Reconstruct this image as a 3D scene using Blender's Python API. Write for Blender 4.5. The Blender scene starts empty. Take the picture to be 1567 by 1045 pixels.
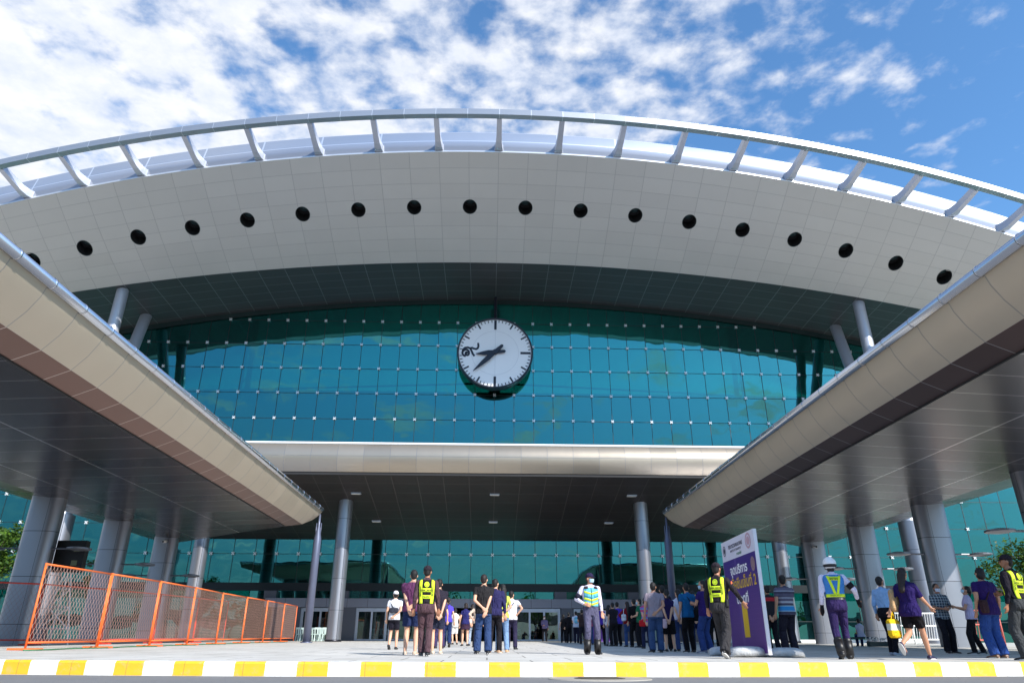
import bpy, math, random
from mathutils import Vector, Matrix
random.seed(7)
R = math.radians
sc = bpy.context.scene
COL = sc.collection

# ------------------------------------------------------------------ camera
FPX, CXP, CYP = 1078.0, 783.5, 522.5
PITCH, YAW, ROLL = R(23.45), R(1.8), R(-.144)
CAM = Vector((0, 0, .40))
FW = Vector((math.sin(YAW)*math.cos(PITCH), math.cos(YAW)*math.cos(PITCH), math.sin(PITCH)))
_r = Vector((math.cos(YAW), -math.sin(YAW), 0)); _u = _r.cross(FW)
RT = _r*math.cos(ROLL) - _u*math.sin(ROLL); UP = RT.cross(FW)
cd = bpy.data.cameras.new('camera'); cam = bpy.data.objects.new('camera', cd); COL.objects.link(cam)
cd.sensor_width = 36; cd.lens = 36*FPX/1567; cd.clip_end = 5000; cd.clip_start = .05
M = Matrix((RT, UP, -FW)).transposed().to_4x4(); M.translation = CAM
cam.matrix_world = M
sc.camera = cam
def at(x, y, Y):                       # where a sight line of the photograph meets the plane at distance Y
    d = FW*FPX + RT*(x-CXP) - UP*(y-CYP)
    return CAM + d*(Y/d.y)
SLOPE = .0145
def gz(Y): return SLOPE*Y              # the plaza rises gently towards the doors

# ------------------------------------------------------------------ light
SUN = Vector((.97, -1.14, 1.0)).normalized()
EL = math.asin(SUN.z); AZ = math.atan2(SUN.x, SUN.y)
ld = bpy.data.lights.new('sun', 'SUN'); ld.energy = 4.8; ld.angle = R(.55); ld.color = (1, .955, .89)
sun = bpy.data.objects.new('sun', ld); COL.objects.link(sun)
sun.rotation_euler = SUN.to_track_quat('Z', 'Y').to_euler()
w = bpy.data.worlds.new('World'); sc.world = w; w.use_nodes = True
N, L = w.node_tree.nodes, w.node_tree.links
def wn(t, **k):
    n = N.new(t)
    for a, b in k.items(): setattr(n, a, b)
    return n
def wm(op, a, b=None, c=None):
    n = wn('ShaderNodeMath', operation=op)
    for i, v in enumerate((a, b, c)):
        if v is None: continue
        if isinstance(v, (int, float)): n.inputs[i].default_value = v
        else: L.new(v, n.inputs[i])
    return n.outputs[0]
N.clear()
out = wn('ShaderNodeOutputWorld'); bg = wn('ShaderNodeBackground')
sky = wn('ShaderNodeTexSky', sky_type='NISHITA', sun_disc=False, sun_elevation=EL, sun_rotation=AZ, altitude=0, air_density=1.0, dust_density=.5, ozone_density=2.2)
tc = wn('ShaderNodeTexCoord'); sp = wn('ShaderNodeSeparateXYZ'); L.new(tc.outputs['Generated'], sp.inputs[0])
zz = wm('MAXIMUM', sp.outputs['Z'], .06)
px, py = wm('DIVIDE', sp.outputs['X'], zz), wm('DIVIDE', sp.outputs['Y'], zz)
cb = wn('ShaderNodeCombineXYZ'); L.new(px, cb.inputs[0]); L.new(py, cb.inputs[1])
def noise(scale, detail, rough, dist=0, off=(0, 0, 0)):
    mp = wn('ShaderNodeMapping'); mp.inputs['Location'].default_value = off; L.new(cb.outputs[0], mp.inputs[0])
    n = wn('ShaderNodeTexNoise'); L.new(mp.outputs[0], n.inputs['Vector'])
    n.inputs['Scale'].default_value = scale; n.inputs['Detail'].default_value = detail
    n.inputs['Roughness'].default_value = rough; n.inputs['Distortion'].default_value = dist
    return n.outputs['Fac']
puff = noise(9.5, 8, .55, .1)
big = noise(1.7, 3, .5, .2, (3.1, 1.7, 0))
wisp = noise(2.3, 9, .62, .5, (7.3, 2.2, 0))
front = wn('ShaderNodeMapRange', clamp=True); L.new(py, front.inputs[0]); front.inputs[1].default_value = 0; front.inputs[2].default_value = .5
# coverage falls from the left to the right of the sky in front of the station
pxc = wm('MINIMUM', wm('MAXIMUM', px, -.9), .9)
cov = wm('ADD', wm('ADD', wm('MULTIPLY', pxc, -.17), wm('MULTIPLY', wm('MAXIMUM', wm('SUBTRACT', pxc, .25), 0), -.13)), wm('MULTIPLY', wm('SUBTRACT', big, .5), .42))
s1 = wm('ADD', wm('ADD', puff, cov), -.405)
m1 = wn('ShaderNodeMapRange', clamp=True, interpolation_type='SMOOTHSTEP'); L.new(s1, m1.inputs[0]); m1.inputs[1].default_value = -.09; m1.inputs[2].default_value = .23
m2 = wn('ShaderNodeMapRange', clamp=True, interpolation_type='SMOOTHSTEP'); L.new(wisp, m2.inputs[0]); m2.inputs[1].default_value = .51; m2.inputs[2].default_value = .68
low = wn('ShaderNodeMapRange', clamp=True); L.new(sp.outputs['Z'], low.inputs[0]); low.inputs[1].default_value = .05; low.inputs[2].default_value = .30; low.inputs[3].default_value = .62; low.inputs[4].default_value = 0
stv = wn('ShaderNodeCombineXYZ'); L.new(wm('MULTIPLY', sp.outputs['X'], 2.2), stv.inputs[0]); L.new(wm('MULTIPLY', sp.outputs['Y'], 1.0), stv.inputs[1]); L.new(wm('MULTIPLY', sp.outputs['Z'], 26.), stv.inputs[2])
stn = wn('ShaderNodeTexNoise'); L.new(stv.outputs[0], stn.inputs['Vector']); stn.inputs['Scale'].default_value = 1.6; stn.inputs['Detail'].default_value = 7; stn.inputs['Roughness'].default_value = .6; stn.inputs['Distortion'].default_value = .6
sm = wn('ShaderNodeMapRange', clamp=True); L.new(stn.outputs['Fac'], sm.inputs[0]); sm.inputs[1].default_value = .36; sm.inputs[2].default_value = .66
back = wm('MAXIMUM', m2.outputs[0], wm('MULTIPLY', low.outputs[0], sm.outputs[0]))
mx = wm('ADD', wm('MULTIPLY', m1.outputs[0], front.outputs[0]), wm('MULTIPLY', back, wm('SUBTRACT', 1, front.outputs[0])))
mx = wm('MULTIPLY', mx, .95)
shade = wn('ShaderNodeMapRange', clamp=True); L.new(noise(11, 6, .6, 0, (1, 5, 0)), shade.inputs[0]); shade.inputs[1].default_value = .3; shade.inputs[2].default_value = .7
ccol = wn('ShaderNodeMix', data_type='RGBA'); L.new(shade.outputs[0], ccol.inputs['Factor'])
ccol.inputs['A'].default_value = (3.5, 3.8, 4.4, 1); ccol.inputs['B'].default_value = (4.8, 4.8, 4.85, 1)
tint = wn('ShaderNodeMix', data_type='RGBA', blend_type='MULTIPLY'); tint.inputs['Factor'].default_value = 1
L.new(sky.outputs[0], tint.inputs['A']); tint.inputs['B'].default_value = (.66, .98, 1.17, 1)
hz = wn('ShaderNodeMapRange', clamp=True); L.new(sp.outputs['Z'], hz.inputs[0]); hz.inputs[1].default_value = .0; hz.inputs[2].default_value = .34; hz.inputs[3].default_value = .24; hz.inputs[4].default_value = 1
hv = wn('ShaderNodeVectorMath', operation='SCALE'); L.new(tint.outputs['Result'], hv.inputs[0]); L.new(hz.outputs[0], hv.inputs['Scale'])
cm = wn('ShaderNodeMix', data_type='RGBA'); L.new(mx, cm.inputs['Factor']); L.new(hv.outputs[0], cm.inputs['A']); L.new(ccol.outputs['Result'], cm.inputs['B'])
L.new(cm.outputs['Result'], bg.inputs[0]); bg.inputs[1].default_value = .165; L.new(bg.outputs[0], out.inputs[0])
sc.view_settings.view_transform = 'Standard'; sc.view_settings.look = 'None'
sc.view_settings.exposure = .5; sc.view_settings.gamma = 1
sc.render.engine = 'CYCLES'
sc.cycles.max_bounces = 8; sc.cycles.transparent_max_bounces = 16; sc.cycles.caustics_reflective = False
sc.cycles.use_denoising = True

# ------------------------------------------------------------------ helpers
def lin(c):
    if isinstance(c, (int, float)): c = (c, c, c)
    return tuple(((v/255)/12.92 if v/255 <= .04045 else ((v/255+.055)/1.055)**2.4) for v in c) + (1,)
class NT:
    def __init__(s, name):
        s.m = bpy.data.materials.new(name); s.m.use_nodes = True
        s.n, s.l = s.m.node_tree.nodes, s.m.node_tree.links
        s.n.clear(); s.out = s.n.new('ShaderNodeOutputMaterial')
    def add(s, t, ins=None, **k):
        n = s.n.new(t)
        for a, b in k.items(): setattr(n, a, b)
        for a, b in (ins or {}).items():
            if isinstance(b, bpy.types.NodeSocket): s.l.new(b, n.inputs[a])
            else: n.inputs[a].default_value = b
        return n
    def math(s, op, a, b=0., c=0.):
        return s.add('ShaderNodeMath', {0: a, 1: b, 2: c}, operation=op).outputs[0]
    def mix(s, f, a, b):
        return s.add('ShaderNodeMix', {'Factor': f, 'A': a, 'B': b}, data_type='RGBA').outputs['Result']
    def pbsdf(s, **k):
        p = s.add('ShaderNodeBsdfPrincipled', {a.replace('_', ' '): b for a, b in k.items()})
        s.l.new(p.outputs[0], s.out.inputs[0]); return p
_mats = {}
def plain(name, col, rough=.6, metal=0., var=.12, nscale=3., bump=0., bscale=30.):
    key = (name,)
    if key in _mats: return _mats[key]
    t = NT(name); tc = t.add('ShaderNodeTexCoord').outputs['Object']
    c = lin(col)
    nz = t.add('ShaderNodeTexNoise', {'Vector': tc, 'Scale': nscale, 'Detail': 5.}).outputs['Fac']
    d = tuple(v*(1-var) for v in c[:3])+(1,); b = tuple(min(1, v*(1+var)) for v in c[:3])+(1,)
    p = t.pbsdf(Base_Color=t.mix(nz, d, b), Roughness=rough, Metallic=metal)
    if bump:
        bn = t.add('ShaderNodeTexNoise', {'Vector': tc, 'Scale': bscale, 'Detail': 3.})
        t.l.new(t.add('ShaderNodeBump', {'Height': bn.outputs['Fac'], 'Strength': bump, 'Distance': .02}).outputs[0], p.inputs['Normal'])
    _mats[key] = t.m; return t.m
def fabric(col, rough=.85, bump=.9):
    key = ('fabric', tuple(col), rough)
    if key in _mats: return _mats[key]
    t = NT('woven_fabric'); tc = t.add('ShaderNodeTexCoord').outputs['Object']
    c = lin(col)
    nz = t.add('ShaderNodeTexNoise', {'Vector': tc, 'Scale': 5., 'Detail': 4.}).outputs['Fac']
    p = t.pbsdf(Base_Color=t.mix(nz, tuple(v*.8 for v in c[:3])+(1,), tuple(min(1, v*1.15) for v in c[:3])+(1,)), Roughness=rough)
    p.inputs['Specular IOR Level'].default_value = .2
    mp = t.add('ShaderNodeMapping', {'Vector': tc, 'Scale': (1, 1, .55), 'Rotation': (.3, .2, 0)}).outputs[0]
    b1 = t.add('ShaderNodeTexNoise', {'Vector': mp, 'Scale': 9., 'Detail': 3., 'Distortion': 1.2})
    t.l.new(t.add('ShaderNodeBump', {'Height': b1.outputs['Fac'], 'Strength': bump, 'Distance': .09}).outputs[0], p.inputs['Normal'])
    _mats[key] = t.m; return t.m
def stripes_mat(name, cols, freq):
    t = NT(name); tc = t.add('ShaderNodeTexCoord').outputs['Object']
    z = t.add('ShaderNodeSeparateXYZ', {0: tc}).outputs['Z']
    f = t.math('FRACT', t.math('MULTIPLY', z, freq))
    cr = t.add('ShaderNodeValToRGB', {0: f}); cr.color_ramp.interpolation = 'CONSTANT'
    e = cr.color_ramp.elements
    for i, (p, c) in enumerate(cols):
        if i < 2: e[i].position = p; e[i].color = lin(c)
        else: q = e.new(p); q.color = lin(c)
    b1 = t.add('ShaderNodeTexNoise', {'Vector': tc, 'Scale': 9., 'Detail': 3.})
    p = t.pbsdf(Base_Color=cr.outputs[0], Roughness=.85)
    t.l.new(t.add('ShaderNodeBump', {'Height': b1.outputs['Fac'], 'Strength': .8, 'Distance': .04}).outputs[0], p.inputs['Normal'])
    return t.m
def plaid_mat(name, a, b, c):
    t = NT(name); tc = t.add('ShaderNodeTexCoord').outputs['Object']
    s = t.add('ShaderNodeSeparateXYZ', {0: tc})
    def band(o, fr, wd): return t.math('LESS_THAN', t.math('FRACT', t.math('MULTIPLY', o, fr)), wd)
    v = t.math('MULTIPLY', t.math('ADD', band(s.outputs['X'], 15, .5), band(s.outputs['Z'], 15, .5)), .5)
    thin = t.math('MAXIMUM', band(s.outputs['X'], 15, .1), band(s.outputs['Z'], 15, .1))
    col = t.mix(thin, t.mix(v, lin(a), lin(b)), lin(c))
    t.pbsdf(Base_Color=col, Roughness=.85); return t.m
def panel_mat(name, col, rough, metal, line, lw=(.012, .012), var=.05, wav=.02, wscale=.8, rvar=.06, coat=0.):
    """sheet panels: joints at whole numbers of the UV map, each panel a shade of its own, slightly oil-canned"""
    t = NT(name)
    uv = t.add('ShaderNodeUVMap').outputs[0]; s = t.add('ShaderNodeSeparateXYZ', {0: uv})
    def joint(o, wd):
        f = t.math('FRACT', o); return t.math('LESS_THAN', t.math('MINIMUM', f, t.math('SUBTRACT', 1., f)), wd)
    j = t.math('MAXIMUM', joint(s.outputs[0], lw[0]), joint(s.outputs[1], lw[1]))
    fl = t.add('ShaderNodeVectorMath', {0: uv}, operation='FLOOR').outputs[0]
    wnz = t.add('ShaderNodeTexWhiteNoise', {'Vector': fl}, noise_dimensions='3D')
    oc = t.add('ShaderNodeTexCoord').outputs['Object']
    c = lin(col)
    base = t.mix(wnz.outputs['Value'], tuple(v*(1-var) for v in c[:3])+(1,), tuple(min(1, v*(1+var)) for v in c[:3])+(1,))
    dirt = t.add('ShaderNodeTexNoise', {'Vector': oc, 'Scale': .6, 'Detail': 6., 'Roughness': .6}).outputs['Fac']
    base = t.mix(t.math('MULTIPLY', dirt, .22), base, tuple(v*.7 for v in c[:3])+(1,))
    colr = t.mix(j, base, lin(line))
    ro = t.math('ADD', t.math('MULTIPLY', wnz.outputs['Value'], rvar), rough)
    p = t.pbsdf(Base_Color=colr, Roughness=ro, Metallic=metal)
    nz = t.add('ShaderNodeTexNoise', {'Vector': oc, 'Scale': wscale, 'Detail': 2.}).outputs['Fac']
    tilt = t.add('ShaderNodeTexWhiteNoise', {'Vector': fl}, noise_dimensions='3D')
    h = t.math('ADD', nz, t.math('MULTIPLY', j, -.25))
    t.l.new(t.add('ShaderNodeBump', {'Height': h, 'Strength': 1., 'Distance': wav}).outputs[0], p.inputs['Normal'])
    return t.m

class MB:
    def __init__(s): s.v, s.f, s.mi, s.uv = [], [], [], []
    def add(s, vs, fs, mi=0, uv=None):
        o = len(s.v); s.v += [tuple(p) for p in vs]
        for k, f in enumerate(fs):
            s.f.append([i+o for i in f]); s.mi.append(mi)
            s.uv.append([uv[i] for i in f] if uv else [(0, 0)]*len(f))
        return s
    def box(s, a, b, mi=0, M=None):
        x0, y0, z0 = a; x1, y1, z1 = b
        vs = [Vector(p) for p in ((x0,y0,z0),(x1,y0,z0),(x1,y1,z0),(x0,y1,z0),(x0,y0,z1),(x1,y0,z1),(x1,y1,z1),(x0,y1,z1))]
        if M: vs = [M @ p for p in vs]
        return s.add(vs, [(0,3,2,1),(4,5,6,7),(0,1,5,4),(1,2,6,5),(2,3,7,6),(3,0,4,7)], mi)
    def grid(s, fn, nu, nv, mi=0, uvf=None, flip=False):
        vs, uv = [], []
        for i in range(nu+1):
            for j in range(nv+1):
                vs.append(fn(i, j)); uv.append(uvf(i, j) if uvf else (i, j))
        fs = []
        for i in range(nu):
            for j in range(nv):
                a = i*(nv+1)+j; q = (a, a+nv+1, a+nv+2, a+1)
                fs.append(q[::-1] if flip else q)
        return s.add(vs, fs, mi, uv)
    def prism(s, poly, d, mi=0):            # poly: list of 3D points, extruded by vector d
        n = len(poly); d = Vector(d); a = [Vector(p) for p in poly]
        return s.add(a+[p+d for p in a], [list(range(n))[::-1], list(range(n, 2*n))]+[(i, (i+1) % n, n+(i+1) % n, n+i) for i in range(n)], mi)
    def loft(s, rings, mi=0, cap=True):
        n = len(rings[0]); vs = [p for r in rings for p in r]; fs = []
        for k in range(len(rings)-1):
            for i in range(n):
                fs.append((k*n+i, k*n+(i+1) % n, (k+1)*n+(i+1) % n, (k+1)*n+i))
        if cap: fs += [list(range(n))[::-1], [(len(rings)-1)*n+i for i in range(n)]]
        return s.add(vs, fs, mi)
    def tube(s, pts, r, n=8, mi=0, cap=True):
        pts = [Vector(p) for p in pts]; rs = r if isinstance(r, (list, tuple)) else [r]*len(pts); rings = []
        for i, p in enumerate(pts):
            d = (pts[min(i+1, len(pts)-1)]-pts[max(i-1, 0)]).normalized()
            a = d.cross(Vector((0, 0, 1)) if abs(d.z) < .9 else Vector((0, 1, 0))).normalized(); b = d.cross(a)
            rings.append([p+(a*math.cos(q)+b*math.sin(q))*rs[i] for q in (2*math.pi*k/n for k in range(n))])
        return s.loft(rings, mi, cap)
    def ball(s, c, r, nu=12, nv=8, mi=0, M=None):
        if isinstance(r, (int, float)): r = (r, r, r)
        c = Vector(c); vs = [Vector((0, 0, r[2]))]
        for j in range(1, nv):
            t = math.pi*j/nv
            for i in range(nu):
                p = 2*math.pi*i/nu
                vs.append(Vector((r[0]*math.sin(t)*math.cos(p), r[1]*math.sin(t)*math.sin(p), r[2]*math.cos(t))))
        vs.append(Vector((0, 0, -r[2])))
        fs = [(0, 1+i, 1+(i+1) % nu) for i in range(nu)]
        for j in range(nv-2):
            for i in range(nu):
                a = 1+j*nu
                fs.append((a+i, a+nu+i, a+nu+(i+1) % nu, a+(i+1) % nu))
        a = 1+(nv-2)*nu
        fs += [(a+i, len(vs)-1, a+(i+1) % nu) for i in range(nu)]
        return s.add([(M @ (v+c) if M else v+c) for v in vs], fs, mi)
    def cone(s, p0, p1, r0, r1, n=10, e0=True, e1=True):
        """tapered limb with rounded ends, for fusing"""
        p0, p1 = Vector(p0), Vector(p1); d = (p1-p0)
        if d.length < 1e-5: return s.ball(p0, max(r0, r1))
        s.tube([p0, p1], [r0, r1], n)
        if e0: s.ball(p0, r0*.99, 10, 6)
        if e1: s.ball(p1, r1*.99, 10, 6)
        return s
    def xform(s, M): s.v = [tuple(M @ Vector(p)) for p in s.v]; return s
    def mesh(s, name, mats, smooth=False):
        me = bpy.data.meshes.new(name); me.from_pydata(s.v, [], s.f)
        for m in (mats if isinstance(mats, (list, tuple)) else [mats]): me.materials.append(m)
        me.polygons.foreach_set('material_index', s.mi)
        ul = me.uv_layers.new(name='UVMap'); flat = [c for f in s.uv for q in f for c in q]
        ul.data.foreach_set('uv', flat)
        if smooth: me.polygons.foreach_set('use_smooth', [True]*len(s.f))
        me.update(); return me
    def build(s, name, mats, parent=None, smooth=False, loc=None):
        o = bpy.data.objects.new(name, s.mesh(name, mats, smooth)); COL.objects.link(o)
        if parent: o.parent = parent
        if loc is not None: o.location = loc
        return o
def tag(o, label=None, cat=None, group=None, kind=None):
    for k, v in (('label', label), ('category', cat), ('group', group), ('kind', kind)):
        if v: o[k] = v
    return o
def empty(name, loc=(0, 0, 0), rz=0):
    o = bpy.data.objects.new(name, None); COL.objects.link(o); o.location = loc; o.rotation_euler = (0, 0, rz)
    o.empty_display_size = .2
    return o
def copy_tree(o, parent=None):
    c = o.copy(); COL.objects.link(c); c.parent = parent
    for ch in o.children: copy_tree(ch, c)
    return c
def text_mesh(txt, size=1., bold=0.):
    """lettering as flat triangles: list of verts (x, y), faces; centred on 0,0"""
    cu = bpy.data.curves.new('lettering', 'FONT'); cu.body = txt; cu.size = size; cu.align_x = 'CENTER'; cu.align_y = 'CENTER'; cu.offset = bold
    cu.resolution_u = 3
    o = bpy.data.objects.new('lettering', cu); COL.objects.link(o)
    bpy.context.view_layer.update()
    me = bpy.data.meshes.new_from_object(o.evaluated_get(bpy.context.evaluated_depsgraph_get()))
    vs = [(v.co.x, v.co.y) for v in me.vertices]; fs = [tuple(p.vertices) for p in me.polygons]
    bpy.data.objects.remove(o); bpy.data.curves.remove(cu); bpy.data.meshes.remove(me)
    return vs, fs

# ------------------------------------------------------------------ materials
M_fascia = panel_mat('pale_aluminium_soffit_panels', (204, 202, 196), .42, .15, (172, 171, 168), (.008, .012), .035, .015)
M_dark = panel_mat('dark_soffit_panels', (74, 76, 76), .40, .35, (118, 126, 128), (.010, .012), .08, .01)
M_band = panel_mat('silver_edge_panels', (196, 200, 208), .3, .8, (240, 242, 246), (.014, .03), .04, .006)
M_ring = panel_mat('brushed_silver_ring', (172, 175, 180), .36, .75, (235, 235, 235), (.006, .002), .05, .005)
M_hole = plain('matt_black_lining', (34, 33, 34), .7)
M_steel = plain('painted_silver_steel', (188, 192, 202), .35, .45, .05)
M_tube = plain('polished_steel_edge', (200, 203, 210), .22, .95, .04)
M_column = panel_mat('column_cladding', (150, 152, 160), .33, .8, (60, 60, 66), (.008, .006), .05, .004)
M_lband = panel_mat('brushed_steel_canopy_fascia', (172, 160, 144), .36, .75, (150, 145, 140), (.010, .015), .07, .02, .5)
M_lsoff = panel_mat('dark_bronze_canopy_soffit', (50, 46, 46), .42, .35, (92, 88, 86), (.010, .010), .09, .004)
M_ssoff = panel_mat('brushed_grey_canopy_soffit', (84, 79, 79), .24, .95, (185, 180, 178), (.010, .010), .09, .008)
M_sfas = panel_mat('silver_canopy_fascia', (200, 186, 166), .48, .55, (165, 158, 150), (.012, .002), .03, .035, .7)
M_sred = panel_mat('canopy_strip_reflection_tint', (122, 100, 94), .38, .8, (190, 180, 175), (.010, .010), .12, .012)  # warm brown stands in for a reflection on the metal, painted into its colour
M_cable = plain('glazing_joint_black', (18, 34, 36), .5)
M_fit = plain('stainless_fitting', (240, 242, 244), .3, .35)
M_clad = panel_mat('grey_entrance_cladding', (128, 130, 142), .45, .35, (84, 86, 95), (.012, .02), .05, .004)
M_alu = plain('aluminium_frame', (176, 182, 194), .4, .5)
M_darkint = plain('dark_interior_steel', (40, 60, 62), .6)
M_white = plain('white_paint', (232, 232, 230), .5, 0, .04)
def glass_mat(name, refl, tr, gl):
    t = NT(name)
    fr = t.add('ShaderNodeFresnel', {'IOR': 1.5}).outputs[0]
    tcn = t.add('ShaderNodeTexCoord').outputs['Object']
    nz = t.add('ShaderNodeTexNoise', {'Vector': tcn, 'Scale': .35, 'Detail': 2.}).outputs['Fac']
    bp = t.add('ShaderNodeBump', {'Height': nz, 'Strength': .5, 'Distance': .03}).outputs[0]
    ri = t.add('ShaderNodeNewGeometry').outputs['Random Per Island']       # every pane hangs a touch out of true
    wv = t.add('ShaderNodeTexWhiteNoise', {'W': ri}, noise_dimensions='1D').outputs['Color']
    tv = t.add('ShaderNodeVectorMath', {0: wv, 1: (.5, .5, .5)}, operation='SUBTRACT').outputs[0]
    tv = t.add('ShaderNodeVectorMath', {0: tv, 'Scale': .007}, operation='SCALE').outputs[0]
    bp = t.add('ShaderNodeVectorMath', {0: t.add('ShaderNodeVectorMath', {0: bp, 1: tv}, operation='ADD').outputs[0]}, operation='NORMALIZE').outputs[0]
    f = t.math('MINIMUM', t.math('ADD', t.math('MULTIPLY', fr, .9), refl), 1.)
    g = t.add('ShaderNodeBsdfGlossy', {'Color': gl, 'Roughness': .01, 'Normal': bp})
    a = t.add('ShaderNodeBsdfTransparent', {'Color': tr})
    m = t.add('ShaderNodeMixShader', {0: f, 1: a.outputs[0], 2: g.outputs[0]})
    t.l.new(m.outputs[0], t.out.inputs[0]); return t.m
M_glass = glass_mat('teal_reflective_glass', .34, (.05, .60, .50, 1), (.13, .45, .46, 1))
M_door = glass_mat('clear_door_glass', .10, (.45, .62, .62, 1), (.8, .9, .9, 1))
M_lamp = NT('lit_lamp'); _e = M_lamp.add('ShaderNodeEmission', {'Color': (1, .96, .88, 1), 'Strength': 26.}); M_lamp.l.new(_e.outputs[0], M_lamp.out.inputs[0]); M_lamp = M_lamp.m

# ------------------------------------------------------------------ ground, road, kerb
X0 = .3
def kerbY(x):
    q = .013 if x < 0 else .008
    return 12.33+q*x*x if abs(x) < 14 else 12.33+q*196+.12*(abs(x)-14)
ROAD = -.03
def paving():
    t = NT('pale_concrete_paving'); oc = t.add('ShaderNodeTexCoord').outputs['Object']
    br = t.add('ShaderNodeTexBrick', {'Vector': oc, 'Scale': 1., 'Mortar Size': .014, 'Brick Width': 1.5, 'Row Height': 1.5, 'Color1': lin((214, 211, 204)), 'Color2': lin((206, 203, 197)), 'Mortar': lin((112, 108, 102))})
    nz = t.add('ShaderNodeTexNoise', {'Vector': oc, 'Scale': .7, 'Detail': 8., 'Roughness': .65}).outputs['Fac']
    n2 = t.add('ShaderNodeTexNoise', {'Vector': oc, 'Scale': 45., 'Detail': 3.}).outputs['Fac']
    st = t.add('ShaderNodeMapRange', {0: nz, 1: .42, 2: .7}).outputs[0]
    c = t.mix(t.math('MULTIPLY', st, .5), br.outputs['Color'], lin((150, 144, 134)))
    sp_ = t.add('ShaderNodeMapRange', {0: t.add('ShaderNodeTexNoise', {'Vector': oc, 'Scale': 5., 'Detail': 5.}).outputs['Fac'], 1: .62, 2: .72}).outputs[0]
    c = t.mix(t.math('MULTIPLY', sp_, .4), c, lin((110, 104, 98)))
    c = t.mix(t.math('MULTIPLY', n2, .18), c, lin((140, 138, 134)))
    p = t.pbsdf(Base_Color=c, Roughness=.75)
    t.l.new(t.add('ShaderNodeBump', {'Height': n2, 'Strength': .3, 'Distance': .004}).outputs[0], p.inputs['Normal']); return t.m
def asphalt():
    t = NT('worn_asphalt'); oc = t.add('ShaderNodeTexCoord').outputs['Object']
    nz = t.add('ShaderNodeTexNoise', {'Vector': oc, 'Scale': .5, 'Detail': 8., 'Roughness': .7}).outputs['Fac']
    n2 = t.add('ShaderNodeTexNoise', {'Vector': oc, 'Scale': 120., 'Detail': 2.}).outputs['Fac']
    c = t.mix(nz, lin((112, 112, 114)), lin((140, 139, 138))); c = t.mix(t.math('MULTIPLY', n2, .5), c, lin((92, 92, 95)))
    p = t.pbsdf(Base_Color=c, Roughness=.85)
    t.l.new(t.add('ShaderNodeBump', {'Height': n2, 'Strength': .6, 'Distance': .006}).outputs[0], p.inputs['Normal']); return t.m
xs = [-400, -200, -100, -60, -40] + [x*1. for x in range(-30, 31)] + [40, 60, 100, 200, 400]
m = MB(); m.grid(lambda i, j: (xs[i], kerbY(xs[i])+.25+j*(90-kerbY(xs[i])-.25)/20, gz(kerbY(xs[i])+.25+j*(90-kerbY(xs[i])-.25)/20)), len(xs)-1, 20)
m.grid(lambda i, j: (xs[i], 90+j*2000, gz(90)), len(xs)-1, 1)
tag(m.build('plaza_pavement', paving()), 'pale concrete plaza rising gently to the station doors', kind='structure')
m = MB(); m.grid(lambda i, j: (xs[i], -3000 if j == 0 else kerbY(xs[i])+.02, ROAD), len(xs)-1, 1)
tag(m.build('road', asphalt()), 'grey asphalt road along the front of the plaza', kind='structure')
# painted kerb: blocks of white and yellow
def kerbpaint():
    t = NT('kerb_paint'); oc = t.add('ShaderNodeTexCoord').outputs['Object']; g = t.add('ShaderNodeUVMap').outputs[0]
    u = t.add('ShaderNodeSeparateXYZ', {0: g})
    n1 = t.add('ShaderNodeTexNoise', {'Vector': oc, 'Scale': 30., 'Detail': 4.}).outputs['Fac']
    uu = t.math('ADD', u.outputs[0], t.math('MULTIPLY', t.math('SUBTRACT', n1, .5), .02))
    f = t.math('LESS_THAN', t.math('FRACT', uu), .49)
    c = t.mix(f, lin((236, 234, 228)), lin((230, 180, 42)))
    n2 = t.add('ShaderNodeTexNoise', {'Vector': oc, 'Scale': 6., 'Detail': 9., 'Roughness': .75}).outputs['Fac']
    fj = t.math('FRACT', t.math('MULTIPLY', u.outputs[0], 1.035)); jj = t.math('LESS_THAN', fj, .010)
    c = t.mix(t.math('MULTIPLY', jj, .6), c, lin((90, 84, 76)))
    chip = t.math('GREATER_THAN', t.add('ShaderNodeTexNoise', {'Vector': oc, 'Scale': 22., 'Detail': 6., 'Roughness': .7}).outputs['Fac'], .66)
    c = t.mix(t.math('MULTIPLY', chip, .7), c, lin((140, 132, 120)))
    d = t.add('ShaderNodeMapRange', {0: n2, 1: .52, 2: .68}).outputs[0]
    c = t.mix(t.math('MULTIPLY', d, .45), c, lin((178, 170, 150)))
    p = t.pbsdf(Base_Color=c, Roughness=.55)
    t.l.new(t.add('ShaderNodeBump', {'Height': n2, 'Strength': .4, 'Distance': .01}).outputs[0], p.inputs['Normal']); return t.m
kx = [-40+.25*i for i in range(321)]
arc = [0]
for i in range(1, len(kx)): arc.append(arc[-1]+math.hypot(kx[i]-kx[i-1], kerbY(kx[i])-kerbY(kx[i-1])))
i0 = kx.index(0.0)
STR0 = -.03      # phase of the stripes
prof = [(0, ROAD-.1), (0, .85), (.03, 1), (.27, 1.0)]
def kp(i, j):
    o, h = prof[j]; Y = kerbY(kx[i])
    z = (ROAD-.1) if j == 0 else (gz(Y)-.004)*h + (0 if j > 1 else 0) + (0.006 if j > 1 else 0)
    return (kx[i], Y+o, z)
m = MB(); m.grid(kp, 320, 3, uvf=lambda i, j: ((arc[i]-arc[i0])/1.017+STR0, j))
tag(m.build('kerb', kerbpaint()), 'kerb painted in white and yellow blocks between road and plaza', kind='structure')
m = MB(); m.grid(lambda i, j: (kx[i], kerbY(kx[i])-.16+.12*j, ROAD+.004), 320, 1)
tag(m.build('road_edge_line', plain('worn_white_line', (205, 205, 200), .7, 0, .25, 8)), 'thin white line painted on the road at the foot of the kerb', kind='structure')

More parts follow.
